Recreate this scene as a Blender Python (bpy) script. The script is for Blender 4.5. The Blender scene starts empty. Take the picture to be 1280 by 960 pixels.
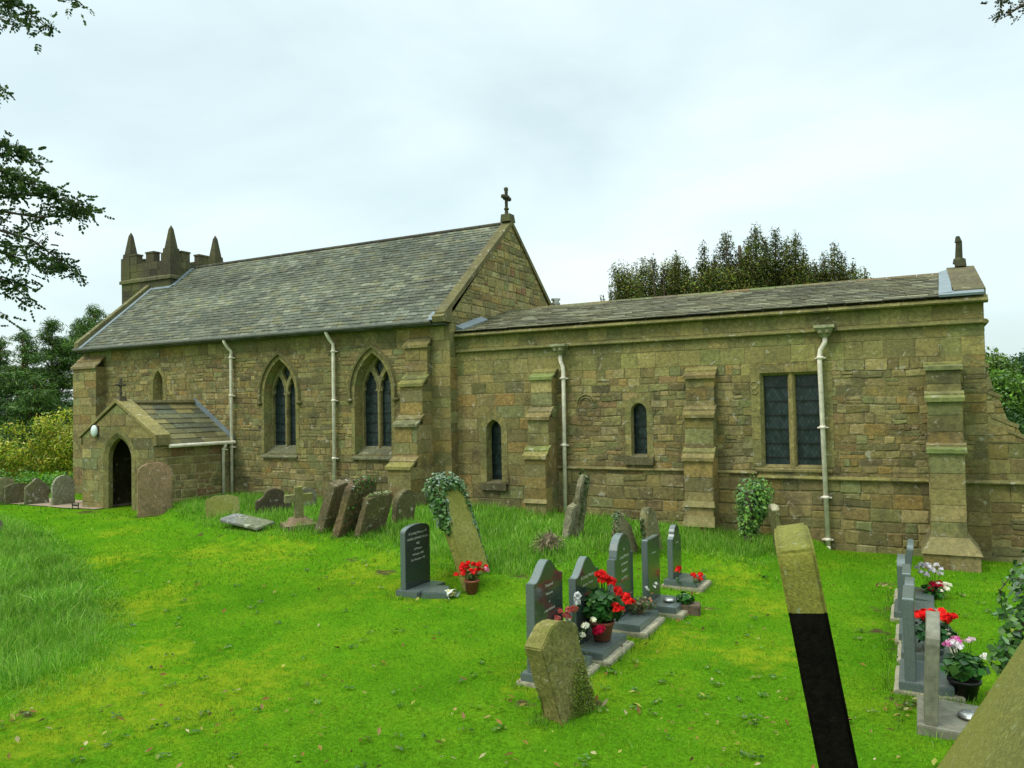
import bpy, bmesh, math, random
import numpy as np
from mathutils import Vector, Matrix, noise as mnoise

S = bpy.context.scene
COL = S.collection
rnd = random.Random(7)
rng = np.random.default_rng(11)
rad = math.radians

# ------------------------------------------------------------------ camera
F, YAW, PITCH, ROLL, ZC = 968.0, rad(27.65), rad(1.67), rad(1.06), 2.7
cy_, sy_ = math.cos(YAW), math.sin(YAW)
CW = Vector((-sy_*math.cos(PITCH), cy_*math.cos(PITCH), math.sin(PITCH)))
r_ = Vector((cy_, sy_, 0)); u_ = r_.cross(CW)
CR = r_*math.cos(ROLL) - u_*math.sin(ROLL); CU = CR.cross(CW)
CP = Vector((0, 0, ZC))
cam = bpy.data.cameras.new("camera"); camo = bpy.data.objects.new("camera", cam); COL.objects.link(camo)
M3 = Matrix((CR, CU, -CW)).transposed()
camo.matrix_world = Matrix.Translation(CP) @ M3.to_4x4()
cam.sensor_width = 36; cam.lens = F/1280*36; cam.clip_end = 3000; cam.clip_start = 0.05
S.camera = camo

def ray(x, y): return CW + CR*((x-640)/F) - CU*((y-480)/F)
def WY(x, y, Y): d = ray(x, y); return CP + d*(Y/d.y)
def WD(x, y, D): return CP + ray(x, y)*D

def sm(a, b, t):
    t = max(0.0, min(1.0, (t-a)/(b-a))); return t*t*(3-2*t)

# ------------------------------------------------------------------ ground height
def base_h(x, y):
    h = 0.02 + 0.33*sm(0.5, 9.0, -x)*sm(5, 12, y)
    h += 0.10*sm(16, 6, -x)*0 
    d = math.hypot(x, y)
    h += 1.15*(1-sm(2.2, 5.0, d))
    if d > 45: h += -0.02*min(d-45, 100)
    return h
def gpt(x, y, hf=base_h):
    z = 0.2
    for _ in range(25):
        d = ray(x, y); t = (z-ZC)/d.z; p = CP + d*t
        z = z*0.4 + 0.6*hf(p.x, p.y)
    return Vector((p.x, p.y, z))

def poly_world(pts): return [tuple(gpt(x, y)[:2]) for x, y in pts]
ISLAND = poly_world([(205,646),(232,660),(262,673),(300,681),(350,683),(400,686),(450,696),(490,708),(540,725),(600,742),(650,745),(700,741),
                     (760,712),(820,706),(880,708),(925,718),(968,730),(985,712),(1010,698),(1042,694),(1010,668),(880,642),(760,632),(700,628),(560,622),(330,622),(210,632)])
LEFTG = poly_world([(-260,640),(0,646),(48,656),(85,676),(118,706),(140,735),(160,770),(168,800),(160,825),(140,845),(100,862),(60,882),(10,892),(-120,905),(-400,880)])
def inpoly(P, poly):
    P = np.asarray(P); x = P[:,0]; y = P[:,1]; ins = np.zeros(len(P), bool)
    n = len(poly)
    for i in range(n):
        x1,y1 = poly[i]; x2,y2 = poly[(i+1)%n]
        if y1 == y2: continue
        c = ((y1 > y) != (y2 > y)) & (x < (x2-x1)*(y-y1)/(y2-y1)+x1)
        ins ^= c
    return ins
def polydist(P, poly):
    P = np.asarray(P); best = np.full(len(P), 1e9)
    n = len(poly)
    for i in range(n):
        a = np.array(poly[i]); b = np.array(poly[(i+1)%n]); ab = b-a
        t = np.clip(((P[:,:2]-a)@ab)/max(ab@ab,1e-9), 0, 1)
        q = a+t[:,None]*ab
        best = np.minimum(best, np.hypot(P[:,0]-q[:,0], P[:,1]-q[:,1]))
    return best
def npsm(a,b,t):
    t = np.clip((t-a)/(b-a),0,1); return t*t*(3-2*t)
def sdist(P, poly):
    d = polydist(P, poly); ins = inpoly(P, poly)
    return np.where(ins, d, -d)
def wob(x, y):
    return 0.5*np.sin(1.7*x+0.6*y+1)*np.sin(1.3*y-0.4*x)+0.3*np.sin(3.9*x+2.1*y)*np.sin(4.3*y-1.1*x+2)
def hnp(x, y):
    x = np.asarray(x, float); y = np.asarray(y, float)
    h = 0.02 + 0.33*npsm(0.5,9.0,-x)*npsm(5,12,y)
    d = np.hypot(x,y)
    h = h + 1.15*(1-npsm(2.2,5.0,d))
    h = h - 0.02*np.clip(d-45,0,100)
    P = np.stack([x,y],1)
    h = h + 0.16*npsm(-0.06,0.14,sdist(P,ISLAND)) + 0.10*npsm(-0.1,0.5,sdist(P,LEFTG))
    h = h + 0.018*wob(x,y)*npsm(5,6,d)*(1-npsm(30,45,d))
    return h
def H(x, y): return float(hnp([x],[y])[0])
def G(px, py):
    z = 0.2
    for _ in range(20):
        d = ray(px, py); p = CP + d*((z-ZC)/d.z)
        z = 0.4*z + 0.6*H(p.x, p.y)
    return Vector((p.x, p.y, z))

# ------------------------------------------------------------------ materials
def newmat(name):
    m = bpy.data.materials.new(name); m.use_nodes = True
    nt = m.node_tree; nt.nodes.clear()
    return m, nt, nt.nodes, nt.links
def N_(nodes, t, **kw):
    n = nodes.new(t)
    for k, v in kw.items(): setattr(n, k, v)
    return n
def mixc(nodes, links, a, b, fac, mode='MIX'):
    n = nodes.new('ShaderNodeMix'); n.data_type = 'RGBA'; n.blend_type = mode; n.clamp_factor = True
    for sock, val in ((n.inputs[6], a), (n.inputs[7], b), (n.inputs[0], fac)):
        if hasattr(val, 'links'): links.new(val, sock)
        elif isinstance(val, (int, float)): sock.default_value = val
        else: sock.default_value = (*val, 1)
    return n.outputs[2]
def ramp(nodes, links, src, stops):
    n = nodes.new('ShaderNodeValToRGB'); links.new(src, n.inputs[0])
    e = n.color_ramp.elements
    e[0].position = stops[0][0]; e[0].color = (*stops[0][1], 1)
    e[1].position = stops[-1][0]; e[1].color = (*stops[-1][1], 1)
    for p, c in stops[1:-1]:
        k = e.new(p); k.color = (*c, 1)
    return n.outputs[0]
def noise_(nodes, links, vec, scale, detail=4, rough=0.55, dist=0.0):
    n = nodes.new('ShaderNodeTexNoise'); n.inputs['Scale'].default_value = scale
    n.inputs['Detail'].default_value = detail; n.inputs['Roughness'].default_value = rough
    n.inputs['Distortion'].default_value = dist
    if vec is not None: links.new(vec, n.inputs['Vector'])
    return n.outputs[0]
def g3(v): return (v, v, v)

def stone_mat(name, lichen=0.5, algae=0.5, dark=0.5, bump=0.5, rough=0.9, algcol=(0.115,0.125,0.03), fine=1.0, tintmul=(1,1,1), lichcol=(0.42,0.41,0.32), cont=0.75):
    m, nt, nd, lk = newmat(name)
    geo = N_(nd, 'ShaderNodeNewGeometry'); pos = geo.outputs['Position']
    at = N_(nd, 'ShaderNodeAttribute', attribute_name='tint')
    col = mixc(nd, lk, at.outputs['Color'], tintmul, 1.0, 'MULTIPLY')
    n1 = noise_(nd, lk, pos, 14*fine, 6, 0.65)
    col = mixc(nd, lk, col, ramp(nd, lk, n1, [(0.25, g3(0.42)), (0.5, g3(0.95)), (0.78, g3(1.65))]), cont, 'MULTIPLY')
    n1b = noise_(nd, lk, pos, 60*fine, 4, 0.6)
    col = mixc(nd, lk, col, ramp(nd, lk, n1b, [(0.3, g3(0.62)), (0.7, g3(1.3))]), 0.6, 'MULTIPLY')
    n2 = noise_(nd, lk, pos, 0.9, 5, 0.6, 0.3)
    f2 = ramp(nd, lk, n2, [(0.42, g3(0)), (0.62, g3(algae))])
    col = mixc(nd, lk, col, algcol, f2)
    n3 = noise_(nd, lk, pos, 1.6, 6, 0.7, 0.5)
    f3 = ramp(nd, lk, n3, [(0.5, g3(0)), (0.72, g3(dark))])
    col = mixc(nd, lk, col, (0.045,0.042,0.026), f3)
    n4 = noise_(nd, lk, pos, 7*fine, 4, 0.6, 0.8)
    f4 = ramp(nd, lk, n4, [(0.62, g3(0)), (0.67, g3(lichen))])
    col = mixc(nd, lk, col, lichcol, f4)
    b = N_(nd, 'ShaderNodeBump'); b.inputs['Strength'].default_value = bump; b.inputs['Distance'].default_value = 0.02
    nb = noise_(nd, lk, pos, 22*fine, 8, 0.7)
    lk.new(nb, b.inputs['Height'])
    p = N_(nd, 'ShaderNodeBsdfPrincipled'); p.inputs['Roughness'].default_value = rough
    p.inputs['Specular IOR Level'].default_value = 0.25
    lk.new(col, p.inputs['Base Color']); lk.new(b.outputs[0], p.inputs['Normal'])
    o = N_(nd, 'ShaderNodeOutputMaterial'); lk.new(p.outputs[0], o.inputs[0])
    return m
def simple_mat(name, color, rough=0.6, metal=0.0, var=0.25, scale=8, bump=0.1, tint=False, coat=0.0, spec=0.5):
    m, nt, nd, lk = newmat(name)
    geo = N_(nd, 'ShaderNodeNewGeometry'); pos = geo.outputs['Position']
    if tint: c0 = N_(nd, 'ShaderNodeAttribute', attribute_name='tint').outputs['Color']
    else: c0 = color
    n1 = noise_(nd, lk, pos, scale, 6, 0.65)
    r = ramp(nd, lk, n1, [(0.3, g3(1-var)), (0.7, g3(1+var))])
    col = mixc(nd, lk, c0, r, 1.0, 'MULTIPLY')
    p = N_(nd, 'ShaderNodeBsdfPrincipled'); p.inputs['Roughness'].default_value = rough; p.inputs['Metallic'].default_value = metal
    p.inputs['Coat Weight'].default_value = coat; p.inputs['Specular IOR Level'].default_value = spec
    lk.new(col, p.inputs['Base Color'])
    if bump:
        b = N_(nd, 'ShaderNodeBump'); b.inputs['Strength'].default_value = bump; b.inputs['Distance'].default_value = 0.01
        lk.new(noise_(nd, lk, pos, scale*4, 5, 0.6), b.inputs['Height']); lk.new(b.outputs[0], p.inputs['Normal'])
    o = N_(nd, 'ShaderNodeOutputMaterial'); lk.new(p.outputs[0], o.inputs[0])
    return m
def leaf_mat(name, trans=0.3, rough=0.6, gloss=0.12):
    m, nt, nd, lk = newmat(name)
    at = N_(nd, 'ShaderNodeAttribute', attribute_name='tint')
    geo = N_(nd, 'ShaderNodeNewGeometry')
    n1 = noise_(nd, lk, geo.outputs['Position'], 1.1, 4, 0.6)
    col = mixc(nd, lk, at.outputs['Color'], ramp(nd, lk, n1, [(0.3, g3(0.72)), (0.7, g3(1.28))]), 1.0, 'MULTIPLY')
    d = N_(nd, 'ShaderNodeBsdfDiffuse'); lk.new(col, d.inputs[0])
    t = N_(nd, 'ShaderNodeBsdfTranslucent'); lk.new(col, t.inputs[0])
    g = N_(nd, 'ShaderNodeBsdfGlossy'); g.inputs['Roughness'].default_value = rough*0.7
    g.inputs[0].default_value = (0.9,0.95,0.9,1)
    a = N_(nd, 'ShaderNodeMixShader'); a.inputs[0].default_value = trans
    lk.new(d.outputs[0], a.inputs[1]); lk.new(t.outputs[0], a.inputs[2])
    fr = N_(nd, 'ShaderNodeFresnel'); fr.inputs[0].default_value = 1.35
    mm = N_(nd, 'ShaderNodeMath', operation='MULTIPLY'); lk.new(fr.outputs[0], mm.inputs[0]); mm.inputs[1].default_value = gloss
    c = N_(nd, 'ShaderNodeMixShader'); lk.new(mm.outputs[0], c.inputs[0])
    lk.new(a.outputs[0], c.inputs[1]); lk.new(g.outputs[0], c.inputs[2])
    o = N_(nd, 'ShaderNodeOutputMaterial'); lk.new(c.outputs[0], o.inputs[0])
    return m

M = {}
M['wall'] = stone_mat('sandstone_wall', 0.5, 0.35, 0.7, 1.0, tintmul=(1.06,1.01,0.75), algcol=(0.15,0.145,0.05))
M['dress'] = stone_mat('dressed_sandstone', 0.5, 0.3, 0.7, 0.7, tintmul=(1.04,1.0,0.74), algcol=(0.155,0.145,0.045))
M['tower'] = stone_mat('tower_sandstone', 0.1, 0.5, 0.8, 0.6)
M['slate'] = stone_mat('roof_slate', 0.3, 0.15, 0.35, 0.3, 0.75, tintmul=(0.72,0.71,0.58), algcol=(0.16,0.16,0.07), lichcol=(0.40,0.40,0.33))
M['old'] = stone_mat('old_gravestone', 0.75, 0.6, 0.85, 1.0, fine=1.4, algcol=(0.12,0.13,0.03), lichcol=(0.46,0.45,0.36), tintmul=(1.1,1.03,1.0), cont=1.0)
M['redstone'] = stone_mat('reddish_gravestone', 0.95, 0.35, 0.6, 0.9, fine=2.2, lichcol=(0.45,0.38,0.30))
M['moss'] = stone_mat('mossy_gravestone', 0.25, 0.8, 0.5, 1.0, fine=1.6, algcol=(0.17,0.175,0.022), cont=1.0)
M['rough'] = stone_mat('rough_mossy_stone', 0.4, 0.9, 0.7, 1.0, fine=2.0, algcol=(0.115,0.135,0.012), cont=1.0, tintmul=(0.95,0.92,0.66))
M['near'] = stone_mat('lichened_gravestone', 0.45, 0.55, 0.5, 0.8, fine=6.0, algcol=(0.24,0.24,0.03), lichcol=(0.34,0.40,0.27), cont=1.0)
M['lead'] = simple_mat('lead_sheet', (0.15,0.185,0.20), 0.6, 0.0, 0.2, 4, 0.1)
M['pipe'] = simple_mat('painted_iron_pipe', (0.70,0.63,0.51), 0.55, 0, 0.25, 9, 0.15)
M['gutter'] = simple_mat('gutter_iron', (0.075,0.08,0.06), 0.7, 0, 0.3, 6, 0.1)
M['flue'] = simple_mat('flue_steel', (0.45,0.45,0.43), 0.35, 0.8, 0.2, 10, 0.05)
M['granite'] = simple_mat('polished_granite', (0.026,0.035,0.033), 0.2, 0, 0.35, 90, 0.0, coat=0.35)
M['granite_skylit'] = simple_mat('sky_lightened_granite', (0.10,0.125,0.115), 0.26, 0, 0.3, 90, 0.05)  # granite lightened for edges, tops and bases: sky reflection put into its colour
M['greystone'] = simple_mat('honed_grey_stone', (0.15,0.145,0.10), 0.6, 0, 0.4, 12, 0.2)
M['concrete'] = simple_mat('concrete_plinth', (0.30,0.27,0.18), 0.9, 0, 0.35, 15, 0.4)
M['letters'] = simple_mat('inscription_paint', (0.62,0.60,0.50), 0.6, 0, 0.1, 20, 0)
M['redletters'] = simple_mat('inscription_red', (0.45,0.06,0.06), 0.6, 0, 0.1, 20, 0)
M['terracotta'] = simple_mat('terracotta', (0.26,0.075,0.04), 0.8, 0, 0.3, 20, 0.2)
M['darkwood'] = simple_mat('dark_oak', (0.035,0.025,0.016), 0.7, 0, 0.3, 20, 0.3)
M['iron'] = simple_mat('black_iron', (0.02,0.02,0.02), 0.5, 0.5, 0.2, 20, 0.1)
M['lampglass'] = simple_mat('white_lamp_cover', (0.62,0.68,0.66), 0.3, 0, 0.05, 20, 0)
M['bark'] = simple_mat('bark', (0.07,0.05,0.035), 0.95, 0, 0.5, 8, 0.8)
M['pinebark'] = simple_mat('pine_bark', (0.20,0.10,0.06), 0.95, 0, 0.5, 6, 0.8)
M['leaf'] = leaf_mat('leaf', 0.3, gloss=0.05)
M['leafdark'] = leaf_mat('conifer_needles', 0.15, gloss=0.03)
M['grass'] = leaf_mat('grass_blade', 0.35, 0.6, 0.04)
M['ivy'] = leaf_mat('ivy_leaf', 0.1, 0.5, 0.12)
M['petal'] = leaf_mat('petal', 0.3, 0.8, 0.02)
M['soil'] = simple_mat('soil', (0.035,0.022,0.012), 0.95, 0, 0.5, 25, 0.6)
M['tint'] = simple_mat('tinted_matte', (1,1,1), 0.8, 0, 0.15, 15, 0.1, tint=True)
M['wood'] = simple_mat('planter_wood', (0.10,0.07,0.04), 0.9, 0, 0.4, 20, 0.4)

def glass_mat():
    m, nt, nd, lk = newmat('leaded_glass')
    geo = N_(nd, 'ShaderNodeNewGeometry'); sep = N_(nd, 'ShaderNodeSeparateXYZ'); lk.new(geo.outputs['Position'], sep.inputs[0])
    def mth(op, a, b=None):
        n = N_(nd, 'ShaderNodeMath', operation=op)
        for s, v in ((n.inputs[0], a), (n.inputs[1], b)):
            if v is None: continue
            if hasattr(v, 'links'): lk.new(v, s)
            else: s.default_value = v
        return n.outputs[0]
    a = mth('MULTIPLY', mth('ADD', sep.outputs[0], mth('MULTIPLY', sep.outputs[2], 0.62)), 1/0.078)
    b = mth('MULTIPLY', mth('SUBTRACT', sep.outputs[0], mth('MULTIPLY', sep.outputs[2], 0.62)), 1/0.078)
    la = mth('ABSOLUTE', mth('SUBTRACT', mth('FRACT', a), 0.5)); lb = mth('ABSOLUTE', mth('SUBTRACT', mth('FRACT', b), 0.5))
    line = mth('MAXIMUM', mth('GREATER_THAN', la, 0.44), mth('GREATER_THAN', lb, 0.44))
    cb = N_(nd, 'ShaderNodeCombineXYZ'); lk.new(mth('FLOOR', a), cb.inputs[0]); lk.new(mth('FLOOR', b), cb.inputs[1])
    wn = N_(nd, 'ShaderNodeTexWhiteNoise', noise_dimensions='2D'); lk.new(cb.outputs[0], wn.inputs['Vector'])
    col = mixc(nd, lk, (0.012,0.022,0.022), (0.024,0.042,0.042), wn.outputs['Value'])
    col = mixc(nd, lk, col, (0.008,0.012,0.012), line)
    sub = N_(nd, 'ShaderNodeVectorMath', operation='SUBTRACT'); lk.new(wn.outputs['Color'], sub.inputs[0]); sub.inputs[1].default_value = (0.5,0.5,0.5)
    sc = N_(nd, 'ShaderNodeVectorMath', operation='SCALE'); lk.new(sub.outputs[0], sc.inputs[0]); sc.inputs['Scale'].default_value = 0.10
    ad = N_(nd, 'ShaderNodeVectorMath', operation='ADD'); lk.new(geo.outputs['Normal'], ad.inputs[0]); lk.new(sc.outputs[0], ad.inputs[1])
    nm = N_(nd, 'ShaderNodeVectorMath', operation='NORMALIZE'); lk.new(ad.outputs[0], nm.inputs[0])
    p = N_(nd, 'ShaderNodeBsdfPrincipled'); lk.new(col, p.inputs['Base Color']); lk.new(nm.outputs[0], p.inputs['Normal'])
    p.inputs['Roughness'].default_value = 0.3
    p.inputs['Specular IOR Level'].default_value = 0.35
    o = N_(nd, 'ShaderNodeOutputMaterial'); lk.new(p.outputs[0], o.inputs[0])
    return m
M['glass'] = glass_mat()

def ground_mat():
    m, nt, nd, lk = newmat('grass_ground')
    geo = N_(nd, 'ShaderNodeNewGeometry'); pos = geo.outputs['Position']
    at = N_(nd, 'ShaderNodeAttribute', attribute_name='zone'); sp = N_(nd, 'ShaderNodeSeparateColor'); lk.new(at.outputs['Color'], sp.inputs[0])
    n1 = noise_(nd, lk, pos, 0.9, 6, 0.65)
    col = ramp(nd, lk, n1, [(0.32, (0.062,0.185,0.006)), (0.5, (0.090,0.225,0.008)), (0.72, (0.145,0.255,0.010))])
    n2 = noise_(nd, lk, pos, 30, 6, 0.75)
    col = mixc(nd, lk, col, ramp(nd, lk, n2, [(0.3, g3(0.5)), (0.7, g3(1.35))]), 1.0, 'MULTIPLY')
    n5 = noise_(nd, lk, pos, 110, 4, 0.7)
    col = mixc(nd, lk, col, ramp(nd, lk, n5, [(0.3, g3(0.6)), (0.7, g3(1.3))]), 1.0, 'MULTIPLY')
    n3 = noise_(nd, lk, pos, 5, 6, 0.7)
    a3 = N_(nd, 'ShaderNodeMath', operation='MULTIPLY_ADD'); lk.new(n3, a3.inputs[0]); a3.inputs[1].default_value = 1.1; lk.new(sp.outputs[1], a3.inputs[2])
    yel = ramp(nd, lk, a3.outputs[0], [(0.70, g3(0)), (1.15, g3(0.6))])
    col = mixc(nd, lk, col, (0.27,0.30,0.015), yel)
    a4 = N_(nd, 'ShaderNodeMath', operation='MULTIPLY_ADD'); lk.new(noise_(nd, lk, pos, 7, 6, 0.75), a4.inputs[0]); a4.inputs[1].default_value = 1.0; lk.new(sp.outputs[0], a4.inputs[2])
    dirt = ramp(nd, lk, a4.outputs[0], [(0.85, g3(0)), (1.12, g3(1))])
    col = mixc(nd, lk, col, (0.075,0.05,0.028), dirt)
    b = N_(nd, 'ShaderNodeBump'); b.inputs['Strength'].default_value = 0.9; b.inputs['Distance'].default_value = 0.03
    lk.new(n2, b.inputs['Height'])
    p = N_(nd, 'ShaderNodeBsdfPrincipled'); p.inputs['Roughness'].default_value = 1.0; p.inputs['Specular IOR Level'].default_value = 0.0
    lk.new(col, p.inputs['Base Color']); lk.new(b.outputs[0], p.inputs['Normal'])
    o = N_(nd, 'ShaderNodeOutputMaterial'); lk.new(p.outputs[0], o.inputs[0])
    return m
M['ground'] = ground_mat()

# ------------------------------------------------------------------ mesh helpers
class MB:
    def __init__(s): s.v = []; s.f = []; s.c = []; s.marks = [(0, 0)]
    def cut(s): s.marks.append((len(s.v), len(s.f)))
    def add(s, vs, fs, col):
        o = len(s.v); s.v.extend([tuple(v) for v in vs])
        for f in fs: s.f.append([i+o for i in f]); s.c.append(col)
    def box(s, x0, x1, y0, y1, z0, z1, col=(1,1,1)):
        vs = [(x,y,z) for z in (z0,z1) for x,y in ((x0,y0),(x1,y0),(x1,y1),(x0,y1))]
        s.add(vs, [(0,3,2,1),(4,5,6,7),(0,1,5,4),(1,2,6,5),(2,3,7,6),(3,0,4,7)], col)
    def hexa(s, b, t, col=(1,1,1)):       # bottom ring, top ring (same count)
        n = len(b); vs = list(b)+list(t)
        fs = [tuple(range(n))[::-1], tuple(range(n, 2*n))]+[(i,(i+1)%n,(i+1)%n+n,i+n) for i in range(n)]
        s.add(vs, fs, col)
    def tube(s, pts, radii, n=8, col=(1,1,1), cap=True):
        pts = [Vector(p) for p in pts]
        if not hasattr(radii, '__len__'): radii = [radii]*len(pts)
        rings = []; prev = None
        for i, p in enumerate(pts):
            t = (pts[min(i+1,len(pts)-1)]-pts[max(i-1,0)]).normalized()
            a = prev if prev is not None else (Vector((1,0,0)) if abs(t.x) < 0.8 else Vector((0,1,0)))
            a = (a-t*a.dot(t)).normalized(); prev = a; b = t.cross(a)
            rings.append([p+(a*math.cos(2*math.pi*k/n)+b*math.sin(2*math.pi*k/n))*radii[i] for k in range(n)])
        vs = [v for r in rings for v in r]; fs = []
        for i in range(len(pts)-1):
            for k in range(n):
                fs.append((i*n+k, i*n+(k+1)%n, (i+1)*n+(k+1)%n, (i+1)*n+k))
        if cap: fs += [tuple(range(n))[::-1], tuple(range((len(pts)-1)*n, len(pts)*n))]
        s.add(vs, fs, col)
    def lathe(s, c, prof, n=20, col=(1,1,1)):
        c = Vector(c); vs = []; fs = []
        for r, z in prof:
            for k in range(n):
                a = 2*math.pi*k/n; vs.append(c+Vector((r*math.cos(a), r*math.sin(a), z)))
        for i in range(len(prof)-1):
            for k in range(n): fs.append((i*n+k, i*n+(k+1)%n, (i+1)*n+(k+1)%n, (i+1)*n+k))
        s.add(vs, fs, col)
    def build(s, name, mat, parent=None, smooth=False):
        me = bpy.data.meshes.new(name); me.from_pydata(s.v, [], s.f)
        at = me.attributes.new('tint', 'FLOAT_COLOR', 'FACE')
        arr = np.ones((len(s.f), 4), np.float32); arr[:, :3] = np.array(s.c, np.float32).reshape(-1, 3)
        at.data.foreach_set('color', arr.ravel())
        me.materials.append(mat)
        if smooth: me.polygons.foreach_set('use_smooth', [True]*len(me.polygons))
        me.update()
        o = bpy.data.objects.new(name, me); COL.objects.link(o)
        if parent: o.parent = parent
        return o
def np_mesh(name, groups, mat, parent=None):
    """groups: list of (V (N,k,3), col (N,3))"""
    V = np.concatenate([g[0].reshape(-1, 3) for g in groups]).astype(np.float32)
    sizes = np.concatenate([np.full(len(g[0]), g[0].shape[1], np.int32) for g in groups])
    cols = np.concatenate([g[1] for g in groups]).astype(np.float32)
    me = bpy.data.meshes.new(name)
    me.vertices.add(len(V)); me.vertices.foreach_set('co', V.ravel())
    me.loops.add(len(V)); me.loops.foreach_set('vertex_index', np.arange(len(V), dtype=np.int32))
    me.polygons.add(len(sizes))
    st = np.concatenate([[0], np.cumsum(sizes)[:-1]]).astype(np.int32)
    me.polygons.foreach_set('loop_start', st)
    try: me.polygons.foreach_set('loop_total', sizes)
    except Exception: pass
    me.update(calc_edges=True)
    at = me.attributes.new('tint', 'FLOAT_COLOR', 'FACE')
    arr = np.ones((len(sizes), 4), np.float32); arr[:, :3] = np.clip(cols, 0, 1)
    at.data.foreach_set('color', arr.ravel())
    me.materials.append(mat)
    o = bpy.data.objects.new(name, me); COL.objects.link(o)
    if parent: o.parent = parent
    return o
def pieces(mb, name, mat, parent, fn=None):
    '''every separately added solid becomes a part of its own'''
    out = []; used = 0; marks = mb.marks+[(len(mb.v), len(mb.f))]
    for (v0, f0), (v1, f1) in zip(marks[:-1], marks[1:]):
        if f1 == f0: continue
        m = MB(); m.v = mb.v[v0:v1]; m.f = [[i-v0 for i in f] for f in mb.f[f0:f1]]; m.c = mb.c[f0:f1]
        o = m.build(name, mat, parent)
        if fn: fn(o)
        out.append(o)
    return out
def empty(name, loc=(0,0,0)):
    o = bpy.data.objects.new(name, None); o.location = loc; o.empty_display_size = 0.2; COL.objects.link(o); return o
def tag(o, label, cat, group=None, kind=None):
    if label: o['label'] = label
    if cat: o['category'] = cat
    if group: o['group'] = group
    if kind: o['kind'] = kind
    return o
def place(o, loc, rz=0.0, tilt=0.0, side=0.0, sink=0.0):
    """tilt: top leans toward local +X (its face), side: top leans toward local +Y"""
    R = Matrix.Rotation(rz, 4, 'Z') @ Matrix.Rotation(tilt, 4, 'Y') @ Matrix.Rotation(-side, 4, 'X')
    o.matrix_world = Matrix.Translation(Vector(loc)-Vector((0,0,sink))) @ R
    return o

# convex polygon tools (2-D, CCW)
def clip_half(poly, a, b, left=True):
    out = []; n = len(poly); sg = 1 if left else -1
    def side(p): return sg*((b[0]-a[0])*(p[1]-a[1])-(b[1]-a[1])*(p[0]-a[0]))
    for i in range(n):
        p, q = poly[i], poly[(i+1)%n]; sp, sq = side(p), side(q)
        if sp >= 0: out.append(p)
        if (sp > 0 and sq < 0) or (sp < 0 and sq > 0):
            t = sp/(sp-sq); out.append((p[0]+(q[0]-p[0])*t, p[1]+(q[1]-p[1])*t))
    return out
def area(p): return 0.5*sum(p[i][0]*p[(i+1)%len(p)][1]-p[(i+1)%len(p)][0]*p[i][1] for i in range(len(p))) if len(p) > 2 else 0
def inter_convex(poly, c):
    for i in range(len(c)):
        poly = clip_half(poly, c[i], c[(i+1)%len(c)])
        if len(poly) < 3: return []
    return poly
def sub_convex(poly, hole):
    xs = [p[0] for p in poly]; ys = [p[1] for p in poly]; hx = [p[0] for p in hole]; hy = [p[1] for p in hole]
    if max(xs) <= min(hx) or min(xs) >= max(hx) or max(ys) <= min(hy) or min(ys) >= max(hy): return [poly]
    if area(inter_convex(poly, hole)) < 1e-7: return [poly]
    out = []; rem = poly
    for i in range(len(hole)):
        a, b = hole[i], hole[(i+1)%len(hole)]
        o = clip_half(rem, a, b, False)
        if len(o) > 2 and area(o) > 1e-6: out.append(o)
        rem = clip_half(rem, a, b, True)
        if len(rem) < 3: break
    return out
def sub_all(poly, holes):
    ps = [poly]
    for h in holes: ps = [q for p in ps for q in sub_convex(p, h)]
    return ps
def rect(u0, u1, v0, v1): return [(u0,v0),(u1,v0),(u1,v1),(u0,v1)]
def arch_path(cx, hw, sill, spring, apex, nj=4, na=7):
    Hh = max(apex-spring, 0.01); k = (Hh*Hh-hw*hw)/(2*hw); R = hw+k
    pts = [(cx-hw, sill+(spring-sill)*i/nj) for i in range(nj)]
    a1 = math.atan2(Hh, k)
    arc = [(cx+k-R*math.cos(a1*i/na), spring+R*math.sin(a1*i/na)) for i in range(na+1)]
    pts += arc
    pts += [(2*cx-x, y) for x, y in arc[::-1][1:]]
    pts += [(cx+hw, sill+(spring-sill)*i/nj) for i in range(nj-1, -1, -1)]
    return pts
def arch_poly(*a, **k):
    p = arch_path(*a, **k)[::-1]; out = []
    for q in p:
        if len(out) > 1:
            a_, b_ = out[-2], out[-1]
            if abs((b_[0]-a_[0])*(q[1]-a_[1])-(b_[1]-a_[1])*(q[0]-a_[0])) < 1e-9: out.pop()
        out.append(q)
    return out
Z = Vector((0,0,1))
class Fr:
    def __init__(s, o, U, V=Z): s.o = Vector(o); s.U = Vector(U).normalized(); s.V = Vector(V); s.N = s.U.cross(s.V).normalized()
    def __call__(s, u, v, d=0.0): return s.o+s.U*u+s.V*v+s.N*d

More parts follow.
